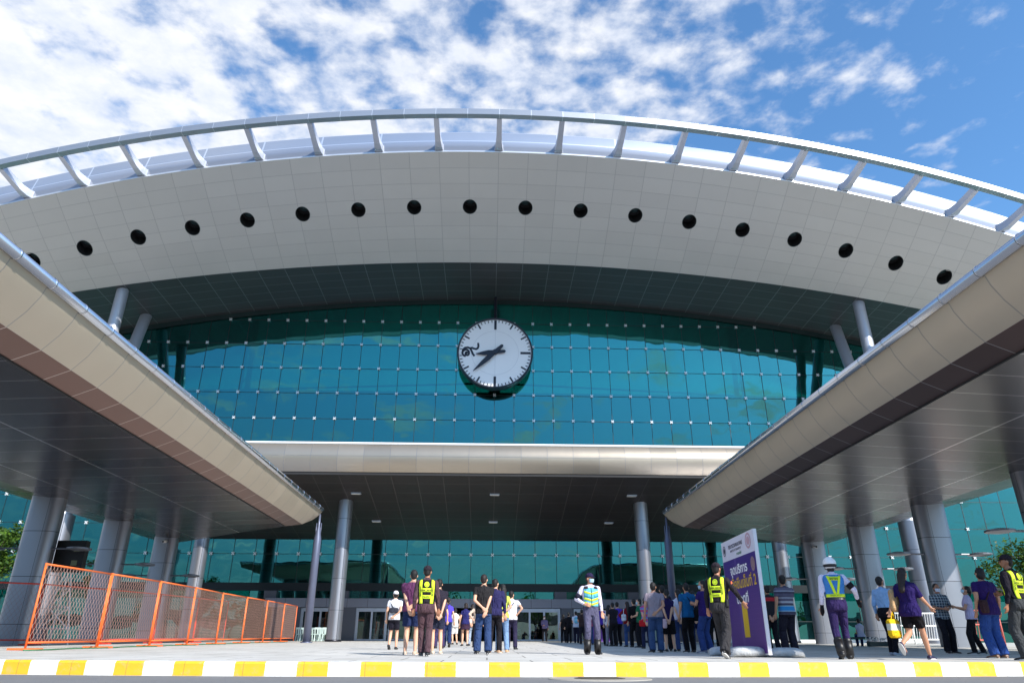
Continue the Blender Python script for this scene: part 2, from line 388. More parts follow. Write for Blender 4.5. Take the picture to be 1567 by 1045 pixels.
# ------------------------------------------------------------------ station building
station = tag(empty('station_building', (X0, 56, gz(56))), 'huge silver station hall with arched roof over teal glass wall', 'station building')
def sb(mb, name, mats, parent=None, smooth=False):
    return mb.xform(Matrix.Translation((0, -56, -gz(56)))).build(name, mats, parent or station, smooth)
# curves of the roof; u = panel number along the arch, x measured from the axis
def ux(k): return 4.24*k - .002*k*abs(k)*abs(k) if abs(k) < 9.6 else math.copysign(38.93+(abs(k)-9.6)*3.7, k)
def bow(x): return 1.75*(x/33)**2       # the front edge bows back towards both ends
def arcz(z0, Rr, x): return z0 - (Rr-math.sqrt(Rr*Rr-x*x))
def E1(k): x = ux(k); return Vector((x, 40.6+bow(x), arcz(32.64, 152, x)))
def E2(k): x = ux(k); return Vector((x, 49.5, arcz(28.75, 165, x)))
def ES(k, t):
    a, b = E1(k), E2(k); p = a.lerp(b, t); q = 4*t*(1-t)
    return p + Vector((0, -.10, -.22))*q
# pale underside with a round opening in every bay
HS = [(k+.5) for k in range(-11, 11)]
def tH(k):
    x = ux(k); return min(.9, 4.0/(8.9-bow(x)))
m = MB(); NV = 20
hole = {}
nu0 = -52
def hrow(k): return int(tH(k)*NV-1e-6)
skip = set()
for h in HS:
    iu = int(round((h-nu0/4)*4))     # quarter-bay columns: opening spans two of them
    jr = int(round(tH(h)*NV))
    for a in (iu-2, iu-1, iu, iu+1):
        for b in (jr-2, jr-1, jr, jr+1): skip.add((a, b))
    hole[h] = (iu, jr)
NU = 104
vs, uv, fs = [], [], []
for i in range(NU+1):
    for j in range(NV+1):
        k = (i+nu0)/4; vs.append(ES(k, j/NV)); uv.append((k*2, j/NV*8))
for i in range(NU):
    for j in range(NV):
        if (i, j) in skip: continue
        a = i*(NV+1)+j; fs.append((a, a+1, a+NV+2, a+NV+1))
m.add(vs, fs, 0, uv)
openings = []
for h, (iu, jr) in hole.items():
    kc, tc_ = h, jr/NV; kh = h*.983
    # true centre of the opening
    t0 = min(max(tH(h), tc_-.026), tc_+.026)
    c = ES(kh, t0); eu = (ES(kh+.05, t0)-c)*20; ev = (ES(kh, t0+.05)-c)*20
    outer, inner, uo, ui = [], [], [], []
    for q in range(32):
        an = 2*math.pi*q/32; cx_, cy_ = math.cos(an), math.sin(an); sc_ = 1/max(abs(cx_), abs(cy_))
        outer.append(ES(kc+.5*cx_*sc_, tc_+2*cy_*sc_/NV)); uo.append(((kc+.5*cx_*sc_)*2, (tc_+2*cy_*sc_/NV)*8))
        du, dv = .51*cx_/eu.length, (.60+.05*(c.x/33)**2)*cy_/ev.length
        inner.append(ES(kh+du, t0+dv)); ui.append(((kh+du)*2, (t0+dv)*8))
    m.add(outer+inner, [(q, (q+1) % 32, 32+(q+1) % 32, 32+q) for q in range(32)], 0, uo+ui)
    nrm = eu.cross(ev).normalized(); nrm = nrm if nrm.z > 0 else -nrm
    openings.append((inner, nrm, c))
fas = sb(m, 'roof_underside', M_fascia, smooth=True)
for inner, nrm, c in openings:
    mo = MB(); n = len(inner)
    mo.loft([inner, [p+nrm*.9 for p in inner]], 0, False)
    mo.add([p+nrm*.9 for p in inner], [list(range(n))], 0)
    lip = [p-nrm*.012 for p in inner]; lip2 = [c+(p-c)*1.05-nrm*.012 for p in inner]
    mo.loft([inner, lip, lip2, [c+(p-c)*1.05 for p in inner]], 1, False)
    mo.ball(c+nrm*.75, (.3, .3, .12), 12, 6, 1)
    sb(mo, 'round_opening', [M_hole, M_darkint], fas)
# dark soffit behind it down to the head of the glass
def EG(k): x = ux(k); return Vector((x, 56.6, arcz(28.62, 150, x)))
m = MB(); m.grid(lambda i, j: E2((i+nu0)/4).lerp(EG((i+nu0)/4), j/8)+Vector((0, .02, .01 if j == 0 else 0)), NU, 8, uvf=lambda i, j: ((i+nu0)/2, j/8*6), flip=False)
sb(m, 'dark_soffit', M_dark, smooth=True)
# silver upstand above the front edge, then the roof back over the hall
def EB(k, j):
    a = E1(k); o = [(0, 0), (-.05, .10), (.02, .12), (.12, 1.05), (.38, 2.05), (1.6, 2.7), (6, 3.0)][j]
    return a+Vector((0, o[0], o[1]))
m = MB(); m.grid(lambda i, j: EB((i+nu0)/4, j), NU, 4, uvf=lambda i, j: ((i+nu0)/4*1.0, (0, .02, .04, 1, 2)[j]))
sb(m, 'roof_edge_band', M_band, smooth=True)
m = MB(); m.grid(lambda i, j: EB((i+nu0)/4, 4+j) if j < 3 else EB((i+nu0)/4, 6)+Vector((0, 40, -6)), NU, 3)
sb(m, 'roof', M_band, smooth=True)
# ring beam on ribs
def RG(k): x = ux(k); x *= 1.02; return Vector((x, 38.0+bow(x), arcz(33.82, 152, x)))
m = MB(); sec = [(-.22, -.24), (.22, -.24), (.22, .22), (-.18, .26)]
m.grid(lambda i, j: RG((i+nu0)/4)+Vector((0, sec[j % 4][0], sec[j % 4][1])), NU, 4, uvf=lambda i, j: ((i+nu0)/2, j))
sb(m, 'ring_beam', M_ring)
for k in range(-10, 11):
    a, b = E1(k), RG(k); t = .21
    # swept plate: narrow at the ring, flaring into the band
    m = MB(); secs = [(0, .17, .22, -.24), (.4, .18, .30, -.20), (.65, .20, .38, -.16), (.82, .24, .50, -.08), (.93, .29, .62, .04), (1.06, .46, .80, .20)]
    rings = []
    for q, hw, zt, zb in secs:
        c = b.lerp(Vector((a.x, a.y+.10, a.z)), q); c.y += .24*(1-q)
        rings.append([Vector((c.x-hw, c.y, c.z+zb)), Vector((c.x+hw, c.y, c.z+zb)), Vector((c.x+hw*.9, c.y+.05*q, c.z+zt)), Vector((c.x-hw*.9, c.y+.05*q, c.z+zt))])
    m.loft(rings)
    sb(m, 'roof_rib', M_steel)

# glass wall
MOD = 1.635; ROW0, ROWH = 15.36, 2.2
def gtop(x): return arcz(28.62, 150, x)
GX = [MOD*i for i in range(-34, 35)]; GN = 34
m = MB()
for i in range(len(GX)-1):
    a, b = GX[i], GX[i+1]
    cuts = [3.67, 6.87, 9.07, 11.2, 13.3]+[15.36+2.2*q for q in range(6)]
    cuts = [c for c in cuts if c < min(gtop(a), gtop(b))-.4]+[None]
    for c0_, c1_ in zip(cuts, cuts[1:]):
        ta, tb_ = (gtop(a), gtop(b)) if c1_ is None else (c1_-.008, c1_-.008)
        m.prism([(a+.012, 56, c0_+.008), (b-.012, 56, c0_+.008), (b-.012, 56, tb_), (a+.012, 56, ta)], (0, .03, 0))
wall = sb(m, 'glass_wall', M_glass)
rows = [ROW0+ROWH*i for i in range(0, 7)]
low_rows = [6.87, 9.07, 11.2, 13.3]
m = MB()
for x in GX: m.box((x-.02, 55.985, 3.6), (x+.02, 56.05, gtop(x)))
for z in rows+low_rows:
    hw = min(GX[-1], math.sqrt(max(0, 150**2-(150-(28.62-z))**2)))
    m.box((-hw, 55.98, z-.017), (hw, 56.052, z+.017))
sb(m, 'glazing_joint', M_cable, wall)
fm = MB()
for sx in (-1, 1):
    for sz in (-1, 1):
        fm.tube([(0, -.02, 0), (sx*.07, -.03, sz*.07)], .02, 6)
        fm.tube([(sx*.07, -.09, sz*.07), (sx*.07, .02, sz*.07)], .042, 8)
fm.tube([(0, -.08, 0), (0, .12, 0)], .05, 8)
fmesh = fm.mesh('glass_fitting', M_fit)
fits = []
for i, x in enumerate(GX):
    for z in rows+low_rows:
        if z < gtop(x)-.3 and abs(x) < 38: fits.append((x, z))
fits.sort(key=lambda p: (p[1] > 8 and p[1] < 15, abs(p[0]) > 27, p[1]+abs(p[0])*.1))
for x, z in fits[:100]:
    o = bpy.data.objects.new('glass_fitting', fmesh); COL.objects.link(o); o.parent = wall; o.location = (x, -.05, z-gz(56))
m = MB()
for x, z in fits[100:]:
    o = len(m.v); m.add([(v[0]+x, v[1]+55.95, v[2]+z) for v in fm.v], fm.f)
tag(sb(m, 'glass_fitting', M_fit, wall), kind='stuff')
# dark head frame under the soffit, black transom over the entrance
m = MB(); m.grid(lambda i, j: Vector((ux((i+nu0)/4), 55.9, arcz(28.62, 150, ux((i+nu0)/4))-(.42 if j else -.1))), NU, 1, flip=True)
sb(m, 'head_frame', plain('dark_head_frame', (26, 46, 46), .5))
m = MB(); m.box((-55.5, 55.86, 4.23), (55.5, 56.10, 4.79)); sb(m, 'transom', plain('black_transom', (22, 28, 30), .4, .3))
# inside of the hall
m = MB(); m.box((-56, 75.6, .8), (56, 75.9, 14.9)); m.box((-56, 57.5, 4.9), (56, 75.6, 5.3)); m.box((-56, 57.5, 14.7), (56, 75.6, 14.95)); sb(m, 'concourse_wall', plain('concourse_painted_dim', (58, 74, 72), .7))  # wall and slabs coloured darker than the shell to dim the lower interior
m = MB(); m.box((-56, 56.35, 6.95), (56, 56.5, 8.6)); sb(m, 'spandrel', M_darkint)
m = MB()
m.box((-56, 76, .8), (56, 76.3, 27)); m.box((-56, 57.5, 15.0), (56, 76, 15.4))
m.box((-56.3, 56.1, .8), (-56, 76, 19)); m.box((56, 56.1, .8), (56.3, 76, 19))
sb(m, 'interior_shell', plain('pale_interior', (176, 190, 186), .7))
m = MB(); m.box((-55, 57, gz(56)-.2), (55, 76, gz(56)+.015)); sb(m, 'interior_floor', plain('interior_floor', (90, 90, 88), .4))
for x in (-21.3, 0, 21.3, -33, 33):
    m = MB(); za = gtop(x)-.3
    for dx in (-.45, .45): m.tube([(x+dx, 57.2, 5), (x+dx*.6, 57.2, za)], .16, 10)
    m.tube([(x, 58.6, 5), (x, 57.6, za)], .2, 10)
    n = 14
    for q in range(n):
        z0, z1 = 5+(za-5)*q/n, 5+(za-5)*(q+1)/n
        m.tube([(x-.45, 57.2, z0), (x+.4, 57.2, z1)], .06, 6); m.tube([(x+.45, 57.2, z0), (x, 58.2, z1)], .06, 6)
    sb(m, 'truss_mast', plain('pale_truss_paint', (150, 185, 190), .5))
for z in (22.3,):
    m = MB(); m.tube([(-34+(z-18)*1.2, 60, z-1.2), (0, 60, z), (34-(z-18)*1.2, 60, z-1.2)], .09, 8); sb(m, 'wind_girder', M_darkint)
for i in range(14):
    m = MB(); x = -37+i*5.7; m.box((x, 60, 14.2), (x+.35, 76, 15)); sb(m, 'floor_beam', M_darkint)
for i in range(24):
    m = MB(); x = -35+i*3.05; m.box((x, 60, 7.35), (x+1.6, 60.16, 7.42)); m.box((x, 64, 7.0), (x+1.6, 64.16, 7.07)); sb(m, 'ceiling_strip_light', M_alu)

# entrance front: grey portal band, stub piers, pairs of glass doors
G = gz(56)
m = MB(); m.grid(lambda i, j: Vector((-16.6+i*1.5, 55.3 if j < 2 else 55.9, (3.06, 3.68, 3.68)[j])), 23, 2, uvf=lambda i, j: (i, j*.9+.05))
m.grid(lambda i, j: Vector((-16.6+i*1.5, 55.3+.6*j, 3.06)), 23, 1, uvf=lambda i, j: (i, j*.9+.05), flip=True)
portal = sb(m, 'portal_band', M_clad)
for x in (-16.3, -11.0, 5.1, 10.6, 16.0):
    m = MB(); m.box((x-.45, 55.42, 3.68), (x+.45, 55.98, 4.20)); sb(m, 'stub_pier', M_clad)
for x0, x1 in ((-16.6, -13.9), (-11.0, -9.9), (5.1, 6.0), (9.0, 17.9), (-16.6, -16.0)):
    m = MB(); m.box((x0, 55.34, G-.02), (x1, 55.9, 3.06)); sb(m, 'cladding_pier', M_clad)
def door_pair(x0, x1, z1=3.02, leafs=3):
    m = MB(); y = 55.42
    m.box((x0, y, G), (x0+.12, y+.18, z1)); m.box((x1-.12, y, G), (x1, y+.18, z1)); m.box((x0+.12, y, z1-.14), (x1-.12, y+.18, z1))
    fr = sb(m, 'door_frame', M_alu)
    wd = (x1-x0-.24)/leafs
    for q in range(leafs):
        a = x0+.12+wd*q; m = MB()
        for bx in ((a, a+.07), (a+wd-.07, a+wd)): m.box((bx[0], y+.03, G+.02), (bx[1], y+.12, z1-.14))
        m.box((a+.07, y+.03, G+.02), (a+wd-.07, y+.12, G+.12)); m.box((a+.07, y+.03, z1-.24), (a+wd-.07, y+.12, z1-.14))
        d = sb(m, 'door', M_alu, fr)
        m = MB(); m.box((a+.07, y+.06, G+.12), (a+wd-.07, y+.08, z1-.24)); sb(m, 'pane', M_door, d)
door_pair(-9.9, -7.6, leafs=2); door_pair(-7.5, -3.2, leafs=3); door_pair(1.6, 5.05, leafs=3); door_pair(6.05, 7.4, leafs=1)
door_pair(-13.9, -11.05, leafs=2)
for sg in (-1, 1):
    m = MB()
    for i in range(-GN, GN):
        a, b = GX[i+GN], GX[i+GN+1]
        if (sg < 0 and b < -16.6) or (sg > 0 and a > 17.9): m.prism([(a+.012, 56, G), (b-.012, 56, G), (b-.012, 56, 4.23), (a+.012, 56, 4.23)], (0, .03, 0))
    sb(m, 'lower_glazing', M_glass, wall)
    m = MB()
    for i in range(-GN, GN+1):
        a = GX[i+GN]
        if (sg < 0 and a < -17) or (sg > 0 and a > 18): m.box((a-.02, 55.985, G), (a+.02, 56.05, 4.2))
    m.box((sg*36.5-18.8, 55.98, 2.2), (sg*36.5+18.8, 56.05, 2.25)); sb(m, 'lower_joint', M_cable, wall)
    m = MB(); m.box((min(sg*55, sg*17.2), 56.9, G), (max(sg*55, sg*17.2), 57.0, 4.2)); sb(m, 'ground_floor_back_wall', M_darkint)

# entrance canopy across the front (brushed fascia, dark soffit falling to the glass)
def cf(i, j):
    x = -24.5+1.635*i; P = [(43.95, 12.12), (43.62, 12.10), (43.35, 11.75), (43.28, 11.3), (43.36, 10.8), (43.65, 10.36)][j]
    return Vector((x, P[0], P[1]))
can = None
m = MB(); m.grid(lambda i, j: cf(i, j+1), 30, 4, uvf=lambda i, j: (i, (.05, .55, 1.0, 1.5, 1.95)[j]))
can = sb(m, 'entrance_canopy_fascia', M_lband, smooth=True)
m = MB(); m.tube([(-24.5, 43.72, 12.2), (24.6, 43.72, 12.2)], .085, 8); sb(m, 'canopy_top_rail', M_white)
m = MB(); m.box((-24.5, 43.7, 10.20), (24.55, 43.9, 10.36)); sb(m, 'shadow_gap', M_hole)
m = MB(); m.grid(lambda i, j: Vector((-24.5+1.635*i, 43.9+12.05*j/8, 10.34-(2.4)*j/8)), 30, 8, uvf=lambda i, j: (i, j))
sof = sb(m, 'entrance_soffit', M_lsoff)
m = MB(); m.add([(-24.5, 43.7, 12.15), (24.55, 43.7, 12.15), (24.55, 55.95, 10.6), (-24.5, 55.95, 10.6)], [(0, 1, 2, 3)]); m.box((-24.5, 43.9, 11.9), (-24.45, 55.9, 10.3))
sb(m, 'canopy_roof', M_steel)
def sofz(Y): return 10.34-2.4*(Y-43.9)/12.05
for x, Y in ((-9.1, 47), (.05, 47), (9.2, 47), (-8.4, 52), (0, 52), (8.4, 52)):
    m = MB(); z = sofz(Y)-.03; m.box((x-.32, Y-.16, z-.03), (x+.32, Y+.16, z+.05)); m.box((x-.28, Y-.12, z-.045), (x+.28, Y+.12, z-.03), 1)
    sb(m, 'recessed_vent', [M_alu, M_white], sof)
for px_, py_ in ((470, 835), (607, 835), (895, 836), (1029, 840)):
    q = at(px_, py_, 61) - Vector((X0, 0, 0)); m = MB(); m.tube([q, q+Vector((0, 0, .07))], .24, 14); sb(m, 'hall_lamp', M_lamp)
    m = MB(); m.tube([q+Vector((0, 0, .07)), (q.x, q.y, 14.9)], .03, 6); sb(m, 'lamp_rod', M_darkint)

def column(mb, c, r, z0, z1, n=28, uo=0):
    mb.grid(lambda i, j: Vector((c[0]+r*math.cos(2*math.pi*i/n), c[1]+r*math.sin(2*math.pi*i/n), z0+(z1-z0)*j/6)), n, 6, uvf=lambda i, j: (i/n*2+.3, j/6*(z1-z0)/1.9), flip=False)
for x, Y in ((-10.0, 48.5), (10.05, 48.5), (-19.2, 48.5), (19.3, 48.5)):
    m = MB(); column(m, (x, Y), .47, gz(Y)-.05, sofz(Y)+.1); m.tube([(x, Y, gz(Y)-.02), (x, Y, gz(Y)+.12)], .52, 24)
    sb(m, 'canopy_column', M_column, smooth=True)
# roof props: twin tubes on a round pier
for s in (-1, 1):
    x = s*27.9; xt = s*29.4
    m = MB(); column(m, (x, 47.4), .68, gz(47.4)-.05, 8.2); sb(m, 'prop_pier', M_column, smooth=True)
    for yt in (50.3, 54.6):
        zt = arcz(28.75, 165, xt)+.1
        m = MB(); m.tube([(x, 47.4, 8.0), (xt, yt, zt)], .44, 20, cap=False); sb(m, 'roof_prop', M_steel, smooth=True)

# ------------------------------------------------------------------ clock
clk = tag(empty('station_clock', (X0, 54.6, 23.0)), 'big round white clock with black hands hung before the teal glass', 'clock')
M_black = plain('black_enamel', (30, 32, 44), .35, .2)
RD = 3.05
def disc(mb, r, y, n=72, mi=0): mb.add([(r*math.cos(2*math.pi*i/n), y, r*math.sin(2*math.pi*i/n)) for i in range(n)], [list(range(n))], mi)
m = MB(); disc(m, RD, -.10); m.build('dial', plain('white_dial', (250, 250, 252), .4, 0, .01), clk)
m = MB(); n = 96
m.loft([[(r*math.cos(2*math.pi*i/n), y, r*math.sin(2*math.pi*i/n)) for i in range(n)] for r, y in ((RD-.02, -.09), (RD-.02, -.22), (RD+.10, -.24), (RD+.13, -.1), (RD+.13, .42), (RD+.0, .46), (.5, .47))], 0, False)
m.build('rim', M_black, clk, smooth=False)
def bar(mb, ang, r0, r1, w0, y0=-.125, th=.02, w1=None):
    w1 = w0 if w1 is None else w1; d = Vector((math.sin(ang), 0, math.cos(ang))); p = Vector((math.cos(ang), 0, -math.sin(ang)))
    mb.prism([d*r0-p*w0/2+Vector((0, y0, 0)), d*r0+p*w0/2+Vector((0, y0, 0)), d*r1+p*w1/2+Vector((0, y0, 0)), d*r1-p*w1/2+Vector((0, y0, 0))], (0, th, 0))
for i in range(60):
    a = 2*math.pi*i/60; m = MB()
    if i in (0, 15, 30): bar(m, a, 2.12, 2.98, .20); nm = 'quarter_mark'
    elif i == 45: continue
    elif i % 5 == 0: bar(m, a, 2.50, 2.98, .13); nm = 'hour_mark'
    else: bar(m, a, 2.78, 2.98, .065); nm = 'minute_mark'
    m.build(nm, M_black, clk)
def hand(name, ang, tail, ln, w, y):
    d = Vector((math.sin(ang), 0, math.cos(ang))); p = Vector((math.cos(ang), 0, -math.sin(ang))); o = Vector((0, y, 0))
    pts = [(-tail, w*.36), (-tail*.6, w*.42), (0, w*.5), (ln*.35, w*.62), (ln*.62, w*.45), (ln, .02)]
    poly = [o+d*(-tail-w*.3)]+[o+d*a+p*b for a, b in pts]+[o+d*a-p*b for a, b in pts[::-1]]
    m = MB(); m.prism(poly, (0, .05, 0)); m.build(name, M_black, clk)
m = MB()
for r_ in (1.95,):
    n = 72; m.add([(q*math.cos(2*math.pi*i/n), -.104, q*math.sin(2*math.pi*i/n)) for q in (r_, r_+.025) for i in range(n)], [(i, (i+1) % n, n+(i+1) % n, n+i) for i in range(n)])
m.add([(-.012, -.106, -RD+.9), (.012, -.106, -RD+.9), (.012, -.106, RD-.95), (-.012, -.106, RD-.95)], [(0, 1, 2, 3)])
m.build('dial_joint', plain('pale_grey_joint', (216, 217, 222), .5), clk)
hand('hour_hand', R(263.5), .80, 1.62, .34, -.30); hand('minute_hand', R(226), .82, 2.50, .34, -.38)
m = MB(); m.tube([(0, -.45, 0), (0, -.05, 0)], .2, 20); m.build('hub', M_black, clk)
# the Thai numeral nine, drawn as one thick stroke
U = RD/2.03/200.    # photo pixels of the enlarged dial
st = [(178, 462), (172, 448), (158, 452), (154, 470), (166, 488), (185, 486), (196, 466), (192, 438), (172, 418), (146, 420), (122, 440), (118, 465), (130, 488), (155, 500)]
st2 = [(118, 455), (124, 420), (145, 396), (180, 390), (208, 402), (222, 430), (236, 465), (256, 496)]
st3 = [(206, 400), (228, 394), (250, 404), (278, 410), (296, 396), (302, 372), (298, 335)]
CXn, CYn = 497, 452; k = RD/423.
m = MB()
for s_ in (st, st2, st3):
    pts = [Vector(((a-CXn)*k, -.13, (CYn-b)*k)) for a, b in s_]
    sm = []
    for i in range(len(pts)-1):
        for q in range(3): sm.append(pts[i].lerp(pts[i+1], q/3))
    sm.append(pts[-1])
    w2 = .082
    for i in range(len(sm)-1):
        a, b = sm[i], sm[i+1]; d = (b-a).normalized(); p = Vector((d.z, 0, -d.x))*w2; e = d*.02
        y0 = Vector((0, -.001*(i % 2), 0))
        m.prism([a-p-e+y0, a+p-e+y0, b+p+e+y0, b-p+e+y0], (0, .03, 0))
m.build('numeral_nine', M_black, clk)
m = MB()
for dx, dz in ((-1.2, 1.2), (1.2, 1.2), (-1.2, -1.2), (1.2, -1.2)): m.tube([(dx, .4, dz), (dx, 1.36, dz)], .08, 8)
m.tube([(0, .2, 3.0), (0, .35, 5.4)], .13, 8)
m.build('bracket', M_black, clk)

# ------------------------------------------------------------------ side canopies
def side_canopy(s, label):
    yb = 8.6
    root = tag(empty('side_canopy', (X0+s*14, 26, gz(26))), label, 'canopy', 'canopies either side of the entrance')
    T = Matrix.Translation((-(X0+s*14), -26, -gz(26)))
    def P(dx, Y, z): return Vector((X0+s*dx, Y, z))
    # profile from the front tube inwards: (dx, z, far end)
    pr = [(10.02, 7.62, 41.9), (10.10, 7.35, 41.6), (10.30, 7.0, 41.0), (10.62, 6.62, 40.1), (11.25, 6.35, 39.1), (14.2, 6.23, 40.7), (18.6, 6.06, 43.6), (20.5, 6.3, 44.7), (22.4, 6.85, 45.8)]
    def strip(a, b, name, mat, smooth, step=1.27, vscale=1., flip=False):
        n = 29; m = MB()
        def fn(i, j):
            dx, z, ye = pr[a+j]; L_ = step*i+yb
            return P(dx, min(L_, ye) if i < n else ye, z)
        m.grid(fn, n, b-a, uvf=lambda i, j: ((min(step*i+yb, pr[a+j][2]) if i < n else pr[a+j][2])/step, j*vscale+.5 if name == 'fascia' else (j+a)*1.0), flip=(s > 0) ^ flip)
        return m.xform(T).build(name, mat, root, smooth)
    strip(0, 3, 'fascia', M_sfas, True, 1.27, .1)
    strip(3, 4, 'lower_strip', M_sred, False)
    # soffit in panels: finer rows between the profile points
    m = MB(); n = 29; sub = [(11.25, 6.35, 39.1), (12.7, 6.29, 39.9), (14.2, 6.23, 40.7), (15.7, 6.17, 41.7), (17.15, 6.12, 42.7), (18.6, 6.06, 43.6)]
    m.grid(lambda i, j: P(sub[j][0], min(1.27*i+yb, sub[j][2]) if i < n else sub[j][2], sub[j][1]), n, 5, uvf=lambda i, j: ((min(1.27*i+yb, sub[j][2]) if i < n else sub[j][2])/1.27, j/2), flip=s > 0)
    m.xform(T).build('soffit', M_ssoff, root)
    m = MB(); m.tube([P(11.25, yb, 6.335), P(11.25, 39.1, 6.335)], .028, 6); m.xform(T).build('shadow_gap', M_hole, root)
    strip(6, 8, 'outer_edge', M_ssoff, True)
    m = MB(); tp = [(10.02, 7.62, 41.9), (11.5, 7.75, 42.2), (22.4, 7.3, 46.0), (22.4, 6.85, 45.8)]
    m.grid(lambda i, j: P(tp[j][0], yb if i == 0 else tp[j][2], tp[j][1]), 1, 3, flip=s < 0); m.xform(T).build('roof', M_steel, root)
    for far in (0, 1):
        pts = [P(a, (e if far else yb), z) for a, z, e in pr]+[P(a, (e if far else yb), z) for a, z, e in tp[1:-1][::-1]]
        c = sum(pts, Vector())/len(pts); m = MB(); m.add(pts+[c], [(i, (i+1) % len(pts), len(pts)) for i in range(len(pts))]); m.xform(T).build('end_panel', M_sfas, root)
    m = MB(); m.tube([P(9.98, yb, 7.70), P(9.98, 41.6, 7.70), P(10.3, 42.05, 7.70), P(11.2, 42.25, 7.70), P(22.3, 46.0, 7.2)], .125, 12)
    for i in range(26): m.tube([P(9.98, yb+.3+1.27*i, 7.70), P(9.98, yb+.34+1.27*i, 7.70)], .14, 12)
    tube = m.xform(T).build('edge_tube', M_tube, root, True)
    # big oval columns with paired round lamps on arms
    for q, Y in enumerate((18, 24, 30.4, 36.4, 42.2)):
        g = gz(Y); zt = 6.2; cx = 18.75
        m = MB(); nn = 36; a_, b_ = .66, .40
        def sup(i):
            t = 2*math.pi*i/nn; c, s_ = math.cos(t), math.sin(t)
            return (math.copysign(abs(c)**.55, c)*a_, math.copysign(abs(s_)**.8, s_)*b_)
        m.grid(lambda i, j: P(cx+sup(i)[0], Y+sup(i)[1], g-.05+(zt-g+.05)*j/4), nn, 4, uvf=lambda i, j: (i/nn*5+.4, (g+(zt-g)*j/4)/1.75+.3), flip=s > 0)
        c = m.xform(T).build('column', M_column, root, True)
        m = MB(); m.tube([P(cx-1.75, Y-.1, 4.05), P(cx+1.75, Y-.1, 4.05)], .035, 8)
        for e in (-1, 1):
            ctr = P(cx+e*1.75, Y-.1, 4.05)
            m.tube([ctr+Vector((0, 0, -.07)), ctr+Vector((0, 0, -.03)), ctr+Vector((0, 0, .03)), ctr+Vector((0, 0, .08))], [.25, .46, .46, .2], 20)
        m.xform(T).build('disc_lamp', plain('grey_lamp_housing', (120, 122, 130), .4, .5), c)
    # slim post with a pointed head under the tip
    m = MB(); g = gz(41.5); pc = P(10.02, 41.5, 0)
    m.tube([pc+Vector((0, 0, g-.02)), pc+Vector((0, 0, g+.05))], .32, 16); m.tube([pc+Vector((0, 0, g)), pc+Vector((0, 0, 6.0)), pc+Vector((0, 0, 6.75)), pc+Vector((0, 0, 7.4))], [.21, .21, .07, .05], 16)
    for e in (-1, 1): m.box((pc.x+e*.13-.02, pc.y-.05, 6.0), (pc.x+e*.13+.02, pc.y+.05, 6.9))
    m.xform(T).build('tip_post', plain('blue_grey_post_paint', (96, 102, 124), .4, .3), root, True)
    return root
side_canopy(-1, 'long left canopy with sunlit beige fascia and a silver edge tube')
side_canopy(1, 'long right canopy with shaded steel fascia above the crowd')

# ------------------------------------------------------------------ fences
M_orange = plain('orange_fence_paint', (236, 112, 52), .5, 0, .1)
M_red = plain('red_orange_fence_paint', (214, 62, 42), .5, 0, .1)
M_mesh = plain('galvanised_mesh_wire', (206, 164, 148), .5, .4)
def chain(mb, a, b, z0, z1, cell=.078, r=.0032):
    """diamond wire mesh between two posts as thin three-sided wires"""
    a, b = Vector(a), Vector(b); d = b-a; ln = d.length; d.normalize(); h = z1-z0; nrm = Vector((-d.y, d.x, 0))
    pitch = cell*2
    k0 = -int(h/1.6/pitch)-1
    for sgn in (1, -1):
        for k in range(k0, int(ln/pitch)+2+int(h/1.6/pitch)):
            x0 = k*pitch; xe = x0+sgn*h/1.6
            # clip to 0..ln
            t0, t1 = 0., 1.
            if xe != x0:
                ta, tb = (0-x0)/(xe-x0), (ln-x0)/(xe-x0)
                t0, t1 = max(0, min(ta, tb)), min(1, max(ta, tb))
            if t1-t0 < .02: continue
            p = a+d*(x0+(xe-x0)*t0)+Vector((0, 0, z0+h*t0)); q = a+d*(x0+(xe-x0)*t1)+Vector((0, 0, z0+h*t1))
            e = (q-p).normalized(); u1 = e.cross(nrm)*r*1.2; u2 = nrm*r
            mb.add([p+u1, p-u1*.5+u2, p-u1*.5-u2, q+u1, q-u1*.5+u2, q-u1*.5-u2], [(0, 1, 4, 3), (1, 2, 5, 4), (2, 0, 3, 5)])
def fence_row(pts, mat, name, labels, H=2.12, group=None, meshmat=None):
    for i in range(len(pts)-1):
        a, b = Vector(pts[i]), Vector(pts[i+1])
        a.z = gz(a.y)+.07; b.z = gz(b.y)+.07
        r = tag(empty(name, (a+b)/2), labels(i), 'fence panel', group)
        T = Matrix.Translation(-(a+b)/2)
        d = (b-a); d.z = 0; d.normalize(); o = d*.045
        a2, b2 = a+o, b-o; zz_ = Vector((0, 0, 1))
        for e in (a2, b2):
            m = MB(); m.tube([e+zz_*-.04, e+zz_*H], .028, 10); m.xform(T).build('post', mat, r, True)
        m = MB(); m.tube([a2+zz_*(H-.03), b2+zz_*(H-.03)], .026, 8); m.xform(T).build('rail', mat, r, True)
        m = MB(); m.tube([a2+zz_*.12, b2+zz_*.12], .026, 8); m.xform(T).build('rail', mat, r, True)
        m = MB(); chain(m, (a2.x, a2.y, 0), (b2.x, b2.y, 0), (a2.z+b2.z)/2+.13, (a2.z+b2.z)/2+H-.04); m.xform(T).build('wire_mesh', meshmat or M_mesh, r)
        m = MB(); nd = Vector((-d.y, d.x, 0))
        m.prism([a2+nd*.42+d*.1-zz_*.06, a2-nd*.42+d*.1-zz_*.06, a2-nd*.42-d*.08-zz_*.06, a2+nd*.42-d*.08-zz_*.06], (0, 0, .05)); m.xform(T).build('foot', mat, r)
ORD = ['first', 'second', 'third', 'fourth', 'fifth', 'sixth', 'seventh', 'eighth', 'ninth']
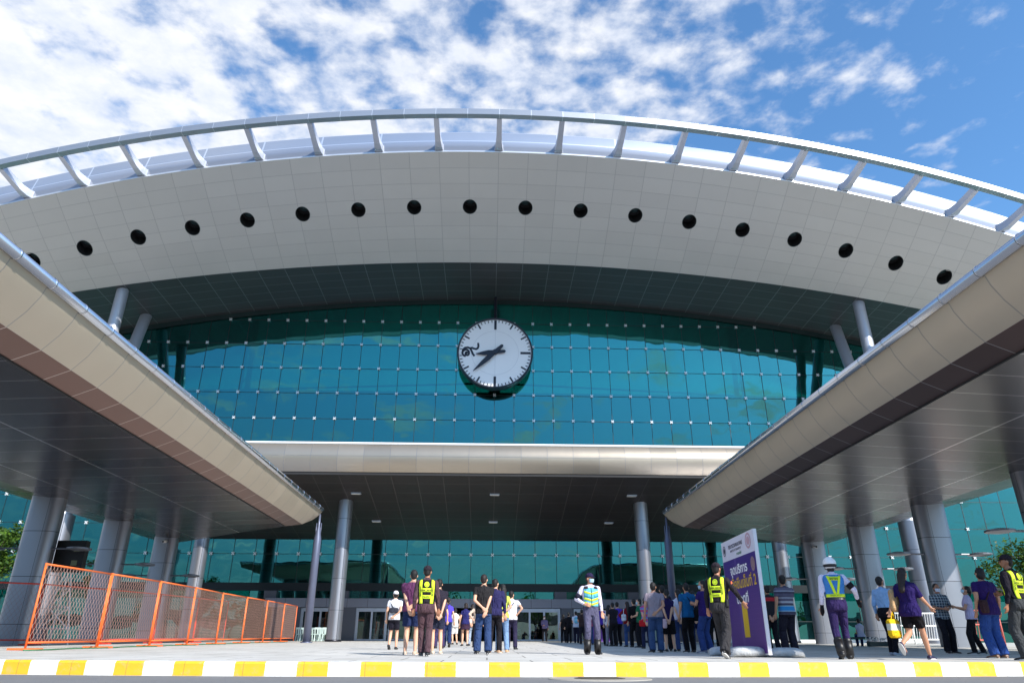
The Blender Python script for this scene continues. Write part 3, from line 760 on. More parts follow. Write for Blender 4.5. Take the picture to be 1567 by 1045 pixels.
fx = [(-12.05, 20.4), (-11.95, 23.9), (-11.85, 27.3), (-11.95, 30.9), (-12.25, 35.0), (-12.35, 38.9), (-12.4, 42.7), (-12.55, 46.9), (-12.8, 51.0)]
fence_row([(x, y, 0) for x, y in fx], M_orange, 'orange_fence_panel', lambda i: ('nearest bright orange mesh fence panel, tallest in view' if i == 0 else ('farthest orange mesh fence panel by the building' if i == 7 else f'{ORD[i]} orange mesh fence panel from the near end')), group='orange mesh fence panels')
bx = [(-16.6, 24.0), (-16.2, 27.6), (-15.9, 31.3), (-15.6, 35), (-15.4, 38.8), (-15.3, 42.6), (-15.3, 46.4)]
bx = [(-22.5, 24.6), (-19.8, 26.8), (-17.0, 29.0)] + [(-16.2, 32.6), (-15.6, 36.2), (-15.2, 40), (-15.0, 44)]
fence_row([(x, y, 0) for x, y in bx], M_red, 'red_fence_panel', lambda i: ['leftmost red mesh fence panel at the photo edge', 'red mesh fence panel crossing behind the big left column', 'third red mesh fence panel from the left, behind the orange row', 'fourth red mesh fence panel from the left, behind the orange row', 'fifth red mesh fence panel from the left, behind the orange row', 'farthest red mesh fence panel behind the orange row'][i], group='red mesh fence panels behind', meshmat=plain('dull_red_mesh_wire', (150, 110, 110), .5, .3))
m = MB(); pts = [Vector((-11.7+.18*math.sin(i*1.7), 19.8+i*.9, gz(19.8+i*.9)+.02)) for i in range(30)]
m.tube(pts, .018, 6); tag(m.build('green_hose', plain('green_rubber', (40, 110, 70), .5), None, True), 'thin green hose lying along the foot of the orange fence', 'hose')

# mobile floodlight on a white lattice stand, behind the fence
fl = tag(empty('mobile_floodlight', (-17.2, 31, gz(31))), 'black floodlight box on a white frame behind the orange fence', 'floodlight')
m = MB(); m.box((-.75, -.15, 2.75), (.45, .15, 4.0)); m.build('lamp_box', plain('black_plastic', (16, 16, 18), .5), fl)
for x, z in ((.0, 3.0), (.0, 3.55)):
    m = MB(); m.box((x, -.17, z), (x+.24, -.151, z+.2)); m.build('window', plain('dull_olive_lens', (110, 116, 84), .4), fl)
m = MB()
for a, b in (((-.9, -.1, 0), (-.2, 0, 2.75)), ((.6, -.1, 0), (0, 0, 2.75)), ((-.5, .5, 0), (-.1, 0, 2.75)), ((-.75, -.1, .6), (.45, -.1, .6)), ((-.55, -.05, 1.4), (.3, -.05, 1.4)), ((-.75, -.1, .6), (.3, -.05, 1.4)), ((.45, -.1, .6), (-.55, -.05, 1.4)), ((-.4, 0, 2.1), (.15, 0, 2.1)), ((-.55, -.05, 1.4), (.15, 0, 2.1))): m.tube([a, b], .035, 8)
m.build('stand', M_white, fl)

# railings by the right columns
def railing(x0, x1, Y, mat, name, label, cat):
    g = gz(Y); r = tag(empty(name, ((x0+x1)/2, Y, g)), label, cat); w_ = (x1-x0)/2
    for z in (.25, .95, 1.6):
        m = MB(); m.tube([(-w_, 0, z), (w_, 0, z)], .04, 8); m.build('rail', mat, r, True)
    for x in (-w_, 0, w_):
        m = MB(); m.tube([(x, 0, 0), (x, 0, 1.68)], .045, 8); m.build('post', mat, r, True)
    m = MB(); n = int(2*w_/.14)
    for i in range(n):
        m.tube([(-w_+.07+i*.14, 0, .25), (-w_+.2+i*.14, 0, 1.6)], .016, 5)
    tag(m.build('infill_bars', mat, r), kind='stuff')
railing(21.6, 25.6, 41.5, M_white, 'white_railing', 'white slatted railing between the right columns', 'railing')
railing(22.4, 25.2, 36.5, plain('faded_red_paint', (190, 96, 84), .6), 'red_railing', 'faded red and white barrier behind the woman with the tablet', 'barrier')
for x0, x1, nm, lb in ((14.5, 30, 'low_white_curb', 'low white curb at the foot of the glass on the right'),):
    m = MB(); m.box((x0, 50.8, gz(50.8)-.05), (x1, 51.1, gz(50.8)+.16)); m.box((x0, 50.78, gz(50.8)+.16), (x1, 51.12, gz(50.8)+.19)); tag(m.build(nm, M_white), lb, 'curb')
# sunken manhole in the road
m = MB(); r_ = .34
m.tube([(1.68, 11.55, ROAD-.01), (1.68, 11.55, ROAD+.012)], [.78, .76], 40); o = m.build('manhole_collar', plain('pale_patch_concrete', (158, 152, 142), .8, 0, .2))
mc = tag(empty('manhole_cover', (1.68, 11.55, ROAD)), 'round iron manhole cover in a pale patch of the road', 'manhole cover'); o.parent = mc; o.location = (-1.68, -11.55, -ROAD)
m = MB(); m.tube([(0, 0, 0), (0, 0, .018)], .38, 32)
for i in range(5): m.box((-.3, -.24+i*.11, .018), (.3, -.2+i*.11, .024))
m.build('lid', plain('rusty_cast_iron', (84, 78, 72), .7, .3, .3), mc)

# ------------------------------------------------------------------ banner
pb = at(1163, 1003, 15.5); pa = at(1113, 992, 17.75)
B0 = Vector((5.70, 15.42, gz(15.42)+.03)); B1 = Vector((5.76, 17.85, gz(17.85)+.03)); BH = 2.50
bn = tag(empty('purple_banner', (B0+B1)/2), 'tall purple banner board with white header and yellow figure 1 on sandbags', 'banner')
d = (B0-B1); d.z = 0; BW = d.length; d.normalize(); nrm = Vector((d.y, -d.x, 0))
if nrm.x > 0: nrm = -nrm
Mb = Matrix((d, Vector((0, 0, 1)), nrm)).transposed().to_4x4()     # x along the board (far to near), y up, z towards the viewer
Mb.translation = Vector((0, 0, 0))
def bb(mb, name, mat, par=None): return mb.xform(Mb).build(name, mat, par or bn)
m = MB(); m.box((-BW/2, 0, -.075), (BW/2, BH, 0)); board = bb(m, 'board', plain('white_board_edge', (225, 222, 228), .5))
def purple():
    t = NT('printed_purple_vinyl'); oc = t.add('ShaderNodeTexCoord').outputs['Object']
    z = t.add('ShaderNodeSeparateXYZ', {0: oc}).outputs['Z']
    mr = t.add('ShaderNodeMapRange', {0: z, 1: .1, 2: 2.}).outputs[0]
    nz = t.add('ShaderNodeTexNoise', {'Vector': oc, 'Scale': 2.5, 'Detail': 4.}).outputs['Fac']
    c = t.mix(mr, lin((100, 56, 136)), lin((52, 18, 126))); c = t.mix(t.math('MULTIPLY', nz, .3), c, lin((50, 20, 110)))
    br = t.add('ShaderNodeTexBrick', {'Vector': t.add('ShaderNodeMapping', {'Vector': oc, 'Rotation': (R(90), 0, R(90))}).outputs[0], 'Scale': 5., 'Mortar Size': .01, 'Color1': (0, 0, 0, 1), 'Color2': (0, 0, 0, 1), 'Mortar': (1, 1, 1, 1)})
    c = t.mix(t.math('MULTIPLY', br.outputs['Color'], .16), c, lin((150, 120, 190)))
    t.pbsdf(Base_Color=c, Roughness=.45); return t.m
m = MB(); m.box((-BW/2+.03, .03, .001), (BW/2-.03, BH-.46, .006)); bb(m, 'purple_print', purple())
m = MB(); m.box((-BW/2+.03, BH-.46, .001), (BW/2-.03, BH-.02, .006)); bb(m, 'white_header', plain('white_vinyl', (222, 220, 236), .45, 0, .02))
def letter(txt, x, y, size, mat, sx=1., bold=.0, name='lettering'):
    vs, fs = text_mesh(txt, size, bold); m = MB(); m.add([(x+a*sx, y+b, .010) for a, b in vs], fs); return bb(m, name, mat)
M_wl = plain('white_lettering', (240, 240, 245), .5, 0, .01); M_yl = plain('yellow_lettering', (232, 190, 30), .5, 0, .02); M_kl = plain('navy_lettering', (40, 36, 66), .5)
M_pk = plain('pink_emblem', (196, 160, 176), .5); M_gl = plain('grey_green_lettering', (90, 140, 110), .5)
letter('จุดบริการ', -.05, 1.78, .27, M_wl, 1.25, .008)
letter('ฉีดวัคซีนเข็มที่ 2', .0, 1.47, .31, M_yl, 1.1, .004)
letter('ประตูที่', .0, 1.14, .26, M_wl, 1.25, .008)
letter('1', .05, .66, .95, M_yl, 2.4, .03)
letter('กระทรวงคมนาคม', -.1, BH-.17, .14, M_kl, 1.1, .003); letter('MINISTRY OF TRANSPORT', -.1, BH-.28, .07, M_kl, 1.0, .001)
letter('การรถไฟ', .12, BH-.38, .085, M_gl, 1.2, .002)
def ringmark(x, y, rx, ry, mat, name, n=28, inner=.72):
    m = MB(); vs = [(x+rx*q*math.cos(2*math.pi*i/n), y+ry*q*math.sin(2*math.pi*i/n), .010) for q in (1, inner) for i in range(n)]
    m.add(vs, [(i, (i+1) % n, n+(i+1) % n, n+i) for i in range(n)]); m.add([(x+rx*.55*math.cos(2*math.pi*i/n), y+ry*.55*math.sin(2*math.pi*i/n), .010) for i in range(n)], [list(range(n))]); return bb(m, name, mat)
ringmark(-.98, BH-.22, .11, .12, M_kl, 'emblem', inner=.8); ringmark(.84, BH-.20, .19, .17, M_pk, 'emblem'); ringmark(.98, 1.80, .14, .15, plain('faint_gold_emblem', (150, 120, 130), .5), 'emblem', inner=.6)
def sandbag(x, y, rz, label, sz=1.):
    m = MB(); ns, nr = 14, 10; random.seed(int(x*100)); vs = []
    rings = []
    for i in range(ns+1):
        t = i/ns*2-1; w_ = .19*(1-abs(t)**3.2)**.5+.015; h_ = .085*(1-abs(t)**4)**.5+.012
        rings.append([(t*.38+random.uniform(-.008, .008), w_*math.cos(2*math.pi*j/nr)*(1+random.uniform(-.06, .06)), h_+h_*math.copysign(abs(math.sin(2*math.pi*j/nr))**.8, math.sin(2*math.pi*j/nr))) for j in range(nr)])
    m.loft(rings); m.xform(Matrix.Scale(sz, 4))
    o = m.build('sandbag', plain('grey_white_sacking', (186, 188, 190), .85, 0, .15, 9, .8, 22), None, True, (x, y, gz(y)-.004)); o.rotation_euler = (0, 0, rz)
    return tag(o, label, 'sandbag', 'sandbags holding the banner')
sandbag(5.28, 17.0, .3, 'grey sandbag farthest along the foot of the banner'); sandbag(5.38, 15.75, .15, 'plump pale sandbag at the front foot of the banner', 1.1); sandbag(6.15, 15.65, -.1, 'grey sandbag on the right behind the banner edge')

# ------------------------------------------------------------------ people
SKIN = [(214, 164, 134), (190, 138, 108), (166, 114, 86), (208, 160, 132)]
def skinmat(i):
    k = ('skin', i)
    if k in _mats: return _mats[k]
    t = NT('skin'); p = t.pbsdf(Base_Color=lin(SKIN[i]), Roughness=.5); p.inputs['Subsurface Weight'].default_value = .0
    _mats[k] = t.m; return t.m
M_hair = plain('black_hair', (15, 11, 11), .62, 0, .3, 20, .6, 60); M_brown = plain('reddish_brown_hair', (30, 16, 13), .6, 0, .3, 20, .6, 60)
M_mask = plain('pale_blue_face_mask', (176, 210, 226), .8); M_maskw = plain('white_face_mask', (232, 232, 240), .8)
M_eye = plain('dark_eye', (24, 18, 16), .3)
def fused(mb, name, mat, parent, voxel, it=3):
    o = mb.build(name, mat, parent)
    r = o.modifiers.new('fuse', 'REMESH'); r.mode = 'VOXEL'; r.voxel_size = voxel; r.use_smooth_shade = True
    s = o.modifiers.new('relax', 'SMOOTH'); s.iterations = it; s.factor = .5
    return o
MALE = [(.80, .150, .100, -.005), (.88, .168, .115, -.012), (.96, .165, .112, -.010), (1.06, .150, .100, .0), (1.16, .152, .102, .004), (1.28, .178, .118, .004), (1.37, .188, .112, -.004), (1.43, .165, .092, -.010), (1.475, .105, .07, -.012), (1.51, .065, .06, -.008)]
FEMALE = [(.80, .155, .110, -.012), (.88, .172, .125, -.016), (.96, .162, .112, -.010), (1.06, .128, .090, .0), (1.16, .132, .095, .006), (1.27, .158, .118, .014), (1.36, .160, .105, .0), (1.42, .142, .085, -.008), (1.47, .090, .062, -.010), (1.51, .055, .052, -.006)]
def ik(a, t, l1, l2, hint):
    a, t, hint = Vector(a), Vector(t), Vector(hint); d = t-a; D = min(d.length, (l1+l2)*.999); u = d.normalized()
    x = (l1*l1-l2*l2+D*D)/(2*D); h = math.sqrt(max(0, l1*l1-x*x))
    p = (hint-u*hint.dot(u)); p = p.normalized() if p.length > 1e-4 else Vector((0, 1, 0))
    return a+u*x+p*h, a+u*D
ARM = {  # wrist target, elbow hint, finger curl, finger direction (for the right side; x is mirrored)
    'down': ((.255, .03, .90), (.3, -1, 0), .5, (0, .1, -1)), 'back': ((.03, -.165, 1.00), (1, -.35, -.2), .5, (-.7, -.1, -.5)), 'lowback': ((.05, -.17, .90), (1, -.35, -.2), .5, (-.5, 0, -.7)),
    'hip': ((.185, -.09, 1.03), (1, -.45, 0), .6, (-.5, .3, -.5)), 'front': ((.07, .27, 1.10), (.6, -.4, -.8), .9, (-.7, .6, .1)), 'phone': ((.08, .32, 1.20), (.5, -.2, -1), .9, (-.5, .8, .3)),
    'fwd': ((.26, .27, .98), (.2, -1, -.2), .6, (0, .4, -.9)), 'aft': ((.27, -.22, .93), (.3, -1, 0), .5, (0, -.2, -1)), 'out': ((.42, .14, 1.02), (.3, -1, 0), .4, (.3, .1, -.9)),
    'belt': ((.17, .14, 1.06), (1, -.5, -.1), .9, (-.8, .3, .1)), 'fold': ((-.02, .19, 1.18), (.8, -.1, -.6), .6, (-1, .1, .1)), 'bag': ((.26, .06, 1.0), (.3, -1, 0), 1.3, (0, .1, -1)), 'strap': ((.13, .14, 1.32), (.6, -.4, -1), 1.2, (-.3, .3, .8)), 'lap': ((.1, .32, .78), (.7, -.3, -.4), .6, (-.5, .6, 0))}
def arms_len(): return .285, .255
def person(px, yh, H, label, rot=0, sex='m', skin=0, top=(60, 60, 60), bottom=(40, 40, 50), shoe=(30, 30, 34), sleeve=.55, legs='trousers', fit=1., w=1., arms=('down', 'down'), feet=((-.10, 0, 0, 0, 0), (.10, 0, 0, 0, 0)), hair='short', haircol=None, head=(0, 0), lean=0., hem=.87, mask=None, hat=None, group=None, Y=None, dz=0., sit=False, glove=None, topmat=None, botmat=None, near=None, tag2='person', dx=0., tuck=False):
    if tuck: hem = 1.0
    # distance from the height of the figure in the picture
    if Y is None:
        lo, hi = 6, 90
        for _ in range(40):
            mid = (lo+hi)/2
            if at(px, yh, mid).z-gz(mid) > H: hi = mid
            else: lo = mid
        Y = mid
    X = at(px, yh, Y).x + dx
    s = H/1.76
    rv = random.Random(int(px*7+yh))
    if not near and Y > 17:
        if head == (0, 0): head = (rv.uniform(-32, 32), rv.uniform(-8, 4))
        rot += rv.uniform(-13, 13)
        if feet is ST or feet[0][1] == 0 == feet[1][1]: feet = ((-.11+rv.uniform(-.03, .02), rv.uniform(-.05, .07), -14+rv.uniform(-10, 10), 0, 0), (.11+rv.uniform(-.02, .03), rv.uniform(-.05, .07), 12+rv.uniform(-10, 10), 0, 0))
        if arms == ('down', 'down'): arms = rv.choice([('down', 'down'), ('down', 'front'), ('front', 'down'), ('down', 'phone'), ('hip', 'down'), ('front', 'front'), ('lowback', 'lowback')])
    g = gz(Y)+.004+dz
    root = empty('person', (X, Y, g), R(rot)); root.scale = (1, 1, 1)
    tag(root, label, 'person', group)
    near = Y < 22 if near is None else near
    vb = .0085 if near else .013; vc = .014 if near else .02
    P = MALE if sex == 'm' else FEMALE
    if sex == 'm': shw, sz_ = .182, 1.415
    else: shw, sz_ = .155, 1.40
    hc = Vector((0, 0, .93))
    off = Vector((0, 0, 0))
    if sit: off = Vector((0, 0, -.46))
    Up = Matrix.Translation(hc+off) @ Matrix.Rotation(-R(lean), 4, 'X') @ Matrix.Translation(-hc)
    S = Matrix.Scale(s, 4)
    def prof(z):
        z = max(P[0][0], min(P[-1][0], z))
        for a, b in zip(P, P[1:]):
            if z <= b[0]:
                t = (z-a[0])/(b[0]-a[0]); t = t*t*(3-2*t) if False else t
                return [a[i]+(b[i]-a[i])*t for i in range(4)]
        return P[-1]
    wd = lambda v: v*(1+(w-1)*1.0)
    def torso(mb, z0, z1, o, flare=0., n=26):
        rings = []; k = max(3, int((z1-z0)/.04))
        for i in range(k+1):
            z = z0+(z1-z0)*i/k; q = prof(z); fl = flare*(1-i/k)
            W, D = wd(q[1])*(w if False else 1)+o+fl, q[2]*(1+(w-1)*1.3)+o+fl
            rings.append([Up @ Vector((W*math.copysign(abs(math.cos(t))**.85, math.cos(t)), q[3]+D*math.copysign(abs(math.sin(t))**.85, math.sin(t)), z)) for t in (2*math.pi*a/n for a in range(n))])
        mb.loft(rings)
    ww = 1+(w-1)*.7
    # joints
    J = {}
    for sgn, k in ((-1, 0), (1, 1)):
        tgt, hint, curl, fd = ARM[arms[k]] if isinstance(arms[k], str) else arms[k]
        sh = Vector((sgn*shw*ww, -.005, sz_)); t = Vector((sgn*tgt[0]*(ww if abs(tgt[0]) > .1 else 1), tgt[1], tgt[2])); h = Vector((sgn*hint[0], hint[1], hint[2]))
        el, wr = ik(sh, t, .285, .25, h)
        J[sgn] = [Up @ sh, Up @ el, Up @ wr, curl, (Up.to_3x3() @ Vector((sgn*fd[0], fd[1], fd[2]))).normalized()]
    LJ = {}
    for sgn, k in ((-1, 0), (1, 1)):
        fx_, fy_, yaw, lift, pit = feet[k]
        hip = hc+off+Vector((sgn*.088*ww, 0, -.01)); an = Vector((fx_, fy_, .085+lift))
        hint = Vector((fx_*.3, 1, .0)) if not sit else Vector((sgn*.12, .6, 1))
        kn, an2 = ik(hip, an, .43, .43, hint)
        LJ[sgn] = [hip, kn, an2 if sit else an, yaw, pit]
    # the body: one continuous surface
    b = MB(); torso(b, .92, 1.51, -.006); b.cone(hc+off+Vector((-.06, -.015, -.0)), hc+off+Vector((.06, -.015, -.0)), .088*ww, .088*ww)
    nb = Up @ Vector((0, -.012, 1.47)); hp = Up @ Vector((0, .012, 1.56))
    b.cone(nb, hp, .058 if sex == 'm' else .048, .055 if sex == 'm' else .047)
    Hd = Up @ Matrix.Translation((0, .005, 1.55)) @ Matrix.Rotation(-R(head[0]), 4, 'Z') @ Matrix.Rotation(-R(head[1]), 4, 'X')
    def hd(mb, c, r, nu=18, nv=12): mb.ball(c, r, nu, nv, 0, Hd)
    hd(b, (0, .005, .098), (.076, .094, .108)); hd(b, (0, .030, .045), (.058, .066, .065)); hd(b, (0, .048, .012), (.034, .036, .028))
    hd(b, (0, .100, .070), (.014, .020, .022)); hd(b, (0, .094, .088), (.010, .014, .028)); hd(b, (0, .088, .034), (.026, .014, .010))
    for e in (-1, 1): hd(b, (e*.079, -.004, .078), (.012, .022, .032)); hd(b, (e*.034, .082, .104), (.024, .012, .008))
    for sgn in (-1, 1):
        sh, el, wr, curl, fd = J[sgn]; fdir = (wr-el).normalized()
        b.cone(sh, el, .050*ww if sex == 'm' else .042*ww, .038*ww); b.cone(el, wr, .038*ww, .025)
        hdir = (fdir*.7+fd*.6).normalized(); side = hdir.cross(Vector((0, 1, 0)) if abs(hdir.y) < .8 else Vector((1, 0, 0))).normalized()
        pn = side.cross(hdir).normalized()
        if pn.dot(Vector((-sgn, 0, 0))) < 0: pn = -pn
        side = hdir.cross(pn).normalized()
        if side.y < 0: side = -side
        kc = wr+hdir*.085
        for q, of in enumerate((-.027, -.009, .009, .027)):
            b.cone(wr+side*of*.6+hdir*.01, kc+side*of, .016, .0135, 8)
            ln = (.058, .072, .078, .07)[q]
            c1 = curl*.6; d1 = (hdir*math.cos(c1)+pn*math.sin(c1)); d2 = (hdir*math.cos(c1*2.2)+pn*math.sin(c1*2.2))
            m1 = kc+side*of*1.1+d1*ln*.5; b.cone(kc+side*of*1.1, m1, .0105, .0098, 8); b.cone(m1, m1+d2*ln*.5, .0098, .0085, 8)
        t1 = wr+hdir*.03+side*.024; t2 = t1+(hdir*.6+side*.65+pn*.35).normalized()*.042; b.cone(t1, t2, .014, .011, 8); b.cone(t2, t2+(hdir*.9+side*.2+pn*.3).normalized()*.03, .011, .009, 8)
    for sgn in (-1, 1):
        hip, kn, an, yaw, pit = LJ[sgn]
        b.cone(hip, kn, .082*ww, .052*ww); b.cone(kn, kn.lerp(an, .35), .052*ww, .054*ww); b.cone(kn.lerp(an, .35), an, .054*ww, .036)
        fwd = Vector((math.sin(R(yaw)), math.cos(R(yaw)), 0)); b.cone(an+Vector((0, 0, -.03)), an+fwd*.10+Vector((0, 0, -.055-.10*math.sin(R(pit)))), .032, .018)
    b.xform(S); body = fused(b, 'body', skinmat(skin), root, vb, 2)
    if near:
        for e in (-1, 1):
            m = MB(); m.ball((e*.034, .0935, .092), (.012, .008, .0065), 10, 6, 0, Hd); m.xform(S).build('eye', M_eye, body, True)
            m = MB(); m.ball((e*.034, .094, .112), (.018, .008, .004), 10, 6, 0, Hd); m.xform(S).build('eyebrow', M_hair, body, True)
    # clothes
    tm = topmat or fabric(top); bm_ = botmat or fabric(bottom)
    m = MB(); torso(m, hem, 1.49, .016, .010 if hem < .95 else 0)
    m.cone(Up @ Vector((0, -.012, 1.46)), Up @ Vector((0, -.002, 1.515)), .072, .064, 12, False, False)
    for sgn in (-1, 1):
        sh, el, wr = J[sgn][:3]; r0 = (.066 if sex == 'm' else .056)*ww
        m.cone(sh+Vector((0, 0, -.004)), sh.lerp(Up @ Vector((0, 0, 1.42)), .4), r0*.98, r0*.9)
        if sleeve <= 1: m.cone(sh, sh.lerp(el, sleeve), r0, r0*.95-.002, 12, True, False)
        else: m.cone(sh, el, r0, .050*ww, 12); m.cone(el, el.lerp(wr, sleeve-1), .050*ww, .036, 12, True, False)
    fused(m.xform(S), 'shirt', tm, root, vc, 3)
    if legs != 'none':
        m = MB(); torso(m, .82, 1.055 if tuck else 1.03, .021 if tuck else .010)
        fr = {'trousers': 1.93, 'shorts': .80, 'knee': 1.02, 'skirt': .6}[legs]
        if legs == 'skirt':
            a_, c_ = hc+off, (LJ[-1][1]+LJ[1][1])/2; rings = []
            for i in range(7):
                q = prof(.95-.01*i); t = i/6; cen = (hc+off+Vector((0, -.01, .03))).lerp(c_, t*fr*1.1); W, D = wd(q[1])+.02+.035*t, q[2]+.02+.05*t
                rings.append([cen+Vector((W*math.cos(a), D*math.sin(a), 0)) for a in (2*math.pi*k/24 for k in range(24))])
            m.loft(rings)
        else:
            for sgn in (-1, 1):
                hip, kn, an = LJ[sgn][:3]; k0, k1 = .099*ww, .078*ww*fit
                m.cone(hip+Vector((0, 0, .03)), hip, k0, k0)
                if fr <= 1.05:
                    e = hip.lerp(kn, min(fr, 1.)); m.cone(hip, e, k0, .088*ww*fit, 14, True, False)
                else:
                    m.cone(hip, kn, k0, k1, 14); e = kn.lerp(an, 1.07); m.cone(kn, e, k1, (.070 if fit <= 1 else .080)*fit, 14, True, False)
        fused(m.xform(S), 'skirt' if legs == 'skirt' else ('shorts' if fr < 1.1 else 'trousers'), bm_, root, vc, 3)
    for sgn in (-1, 1):
        hip, kn, an, yaw, pit = LJ[sgn]
        F = Matrix.Translation(an) @ Matrix.Rotation(-R(yaw), 4, 'Z') @ Matrix.Rotation(-R(pit), 4, 'X')
        m = MB(); boot = isinstance(shoe, tuple) and len(shoe) == 4
        sec = [(-.075, .030, .045), (-.06, .040, .07), (0, .043, .085), (.05, .044, .065), (.11, .050, .045), (.16, .046, .036), (.195, .026, .024)]
        rings = [[Vector((wq*math.copysign(abs(math.cos(a))**.7, math.cos(a)), y, -.083+hq*(.5+.5*math.copysign(abs(math.sin(a))**.8, math.sin(a))))) for a in (2*math.pi*k/14 for k in range(14))] for y, wq, hq in sec]
        m.loft(rings); m.xform(F)
        if boot: m.cone(an+Vector((0, 0, -.02)), an.lerp(kn, .5), (.080*ww), (.086*ww), 14)
        so = m.xform(S).build('boot' if boot else 'shoe', plain('leather_or_canvas_%d_%d_%d' % shoe[:3], shoe[:3], .45), root, True)
        if near and not boot:
            m = MB(); m.loft([[Vector((wq*1.06*math.cos(a), y, zq)) for a in (2*math.pi*k/14 for k in range(14))] for y, wq, zq in ()] or [[Vector((.048*math.cos(a), .06+.138*math.sin(a), zq)) for a in (2*math.pi*k/20 for k in range(20))] for zq in (-.0845, -.066)]); m.xform(F)
            m.xform(S).build('sole', plain('pale_rubber_sole', (206, 204, 200) if sum(shoe[:3]) > 90 or skin == 3 else (40, 38, 38), .6), so)
    # hair and headgear
    hm = haircol or M_hair
    if hair and hat != 'helmet':
        m = MB()
        if hair == 'short': hd(m, (0, -.016, .118), (.083, .095, .103)); hd(m, (0, -.035, .07), (.070, .066, .075))
        else:
            hd(m, (0, -.014, .118), (.086, .097, .105))
            if hair == 'long':
                for q in range(6): hd(m, (0, -.070-.017*q, .06-.058*q), (.094-.005*q, .060-.003*q, .07))
            elif hair == 'bob':
                hd(m, (0, -.03, .05), (.094, .080, .085))
            elif hair == 'tail': hd(m, (0, -.10, .10), (.03, .04, .035)); hd(m, (0, -.12, .02), (.022, .026, .09))
        fused(m.xform(S), 'hair', hm, root, .012, 2)
    if hat == 'cap' or (isinstance(hat, tuple)):
        hcM = fabric(hat if isinstance(hat, tuple) else (44, 36, 44))
        m = MB(); rings = []
        for i in range(7):
            t = i/6*math.pi/2; rr = math.cos(t)**.8 if i < 6 else .02
            rings.append([Hd @ Vector((.091*rr*math.cos(a), -.008+.108*rr*math.sin(a), .118+.105*math.sin(t))) for a in (2*math.pi*k/20 for k in range(20))])
        m.loft(rings); cp = m.xform(S).build('cap', hcM, root, True)
        m = MB(); m.loft([[Hd @ Vector((.078*math.cos(a), .075+(.085 if math.sin(a) > 0 else .01)*math.sin(a), zq-.16*max(0, math.sin(a))*.09)) for a in (2*math.pi*k/20 for k in range(20))] for zq in (.118, .127)])
        m.xform(S).build('brim', hcM, cp, True)
    if hat == 'helmet':
        m = MB(); hd(m, (0, -.005, .125), (.120, .135, .125), 24, 16); hl = m.xform(S).build('helmet', plain('white_helmet_shell', (238, 238, 240), .25), root, True)
        m = MB(); hd(m, (0, -.008, .088), (.122, .137, .060), 24, 12); hd(m, (0, -.02, .03), (.075, .075, .07)); m.xform(S).build('helmet_lining', plain('black_helmet_rim', (22, 20, 26), .4), hl, True)
        m = MB(); m.ball((.0, .13, .10), (.10, .03, .035), 16, 8, 0, Hd); m.xform(S).build('visor', M_black, hl, True)
    if mask:
        m = MB(); n1, n2 = 10, 6
        def mk(i, j):
            a = (i/n1-.5)*2.3; z = .078-.082*j/n2; rx, ry = .082-.018*(j/n2), .108-.010*(j/n2)
            return Hd @ Vector((rx*math.sin(a), ry*math.cos(a)+.012*(1-abs(a))*(1 if j in (1, 2, 3) else .4), z))
        m.grid(mk, n1, n2)
        m.xform(S); o = m.build('face_mask', M_maskw if mask == 'w' else M_mask, root, True)
        sd = o.modifiers.new('cloth', 'SOLIDIFY'); sd.thickness = .004
    if glove:
        for sgn in (-1, 1):
            sh, el, wr, curl, fd = J[sgn]; m = MB(); hdir = ((wr-el).normalized()*.7+fd*.6).normalized()
            m.cone(el.lerp(wr, .82), wr, .036, .034); m.cone(wr, wr+hdir*.09, .036, .042)
            m.cone(wr+hdir*.09, wr+hdir*.15, .04, .022)
            fused(m.xform(S), 'glove', fabric(glove), root, .012, 2)
    # patches of cloth and writing that follow the chest or back
    def surf(x, z, o, back=True):
        q = prof(z); W = wd(q[1])+o; D = q[2]*(1+(w-1)*1.3)+o
        r_ = min(.985, abs(x)/W)
        y = D*(1-r_**2.35)**(1/2.35)
        return S @ (Up @ Vector((min(W*.985, max(-W*.985, x)), q[3]+(-y if back else y), z)))
    def patch(name, x0, x1, zf0, zf1, o, mat, back=True, nx=8, nz=8, par=None):
        f0 = zf0 if callable(zf0) else (lambda t: zf0); f1 = zf1 if callable(zf1) else (lambda t: zf1)
        m = MB(); X_ = lambda v, z: (v(z) if callable(v) else v)
        def fn(i, j):
            t = i/nx; z = f0(t)+(f1(t)-f0(t))*j/nz; xa, xb = X_(x0, z), X_(x1, z)
            return surf(xa+(xb-xa)*t, z, o, back)
        m.grid(fn, nx, nz, flip=not back); ob = m.build(name, mat, par or root, True)
        sd = ob.modifiers.new('cloth', 'SOLIDIFY'); sd.thickness = .003; return ob
    def write(txt, x, z, size, mat, back=True, vert=False, par=None, o=.041, sx=1., bold=.0):
        vs, fs = text_mesh(txt, size, bold); m = MB()
        def pt(a, b_):
            if vert: a, b_ = -b_, a
            return surf(x+(a*sx), z+b_, o, back)
        if not back: vs = [(-a, b_) for a, b_ in vs]
        m.add([pt(a, b_) for a, b_ in vs], fs if True else fs); return m.build('lettering', mat, par or root)
    return dict(root=root, patch=patch, write=write, J=J, LJ=LJ, S=S, Up=Up, s=s, surf=surf, X=X, Y=Y, g=g, rot=rot, Hd=Hd)
def world_pt(p, v): return Matrix.Translation(p['root'].location) @ Matrix.Rotation(R(p['rot']), 4, 'Z') @ (p['S'] @ Vector(v))
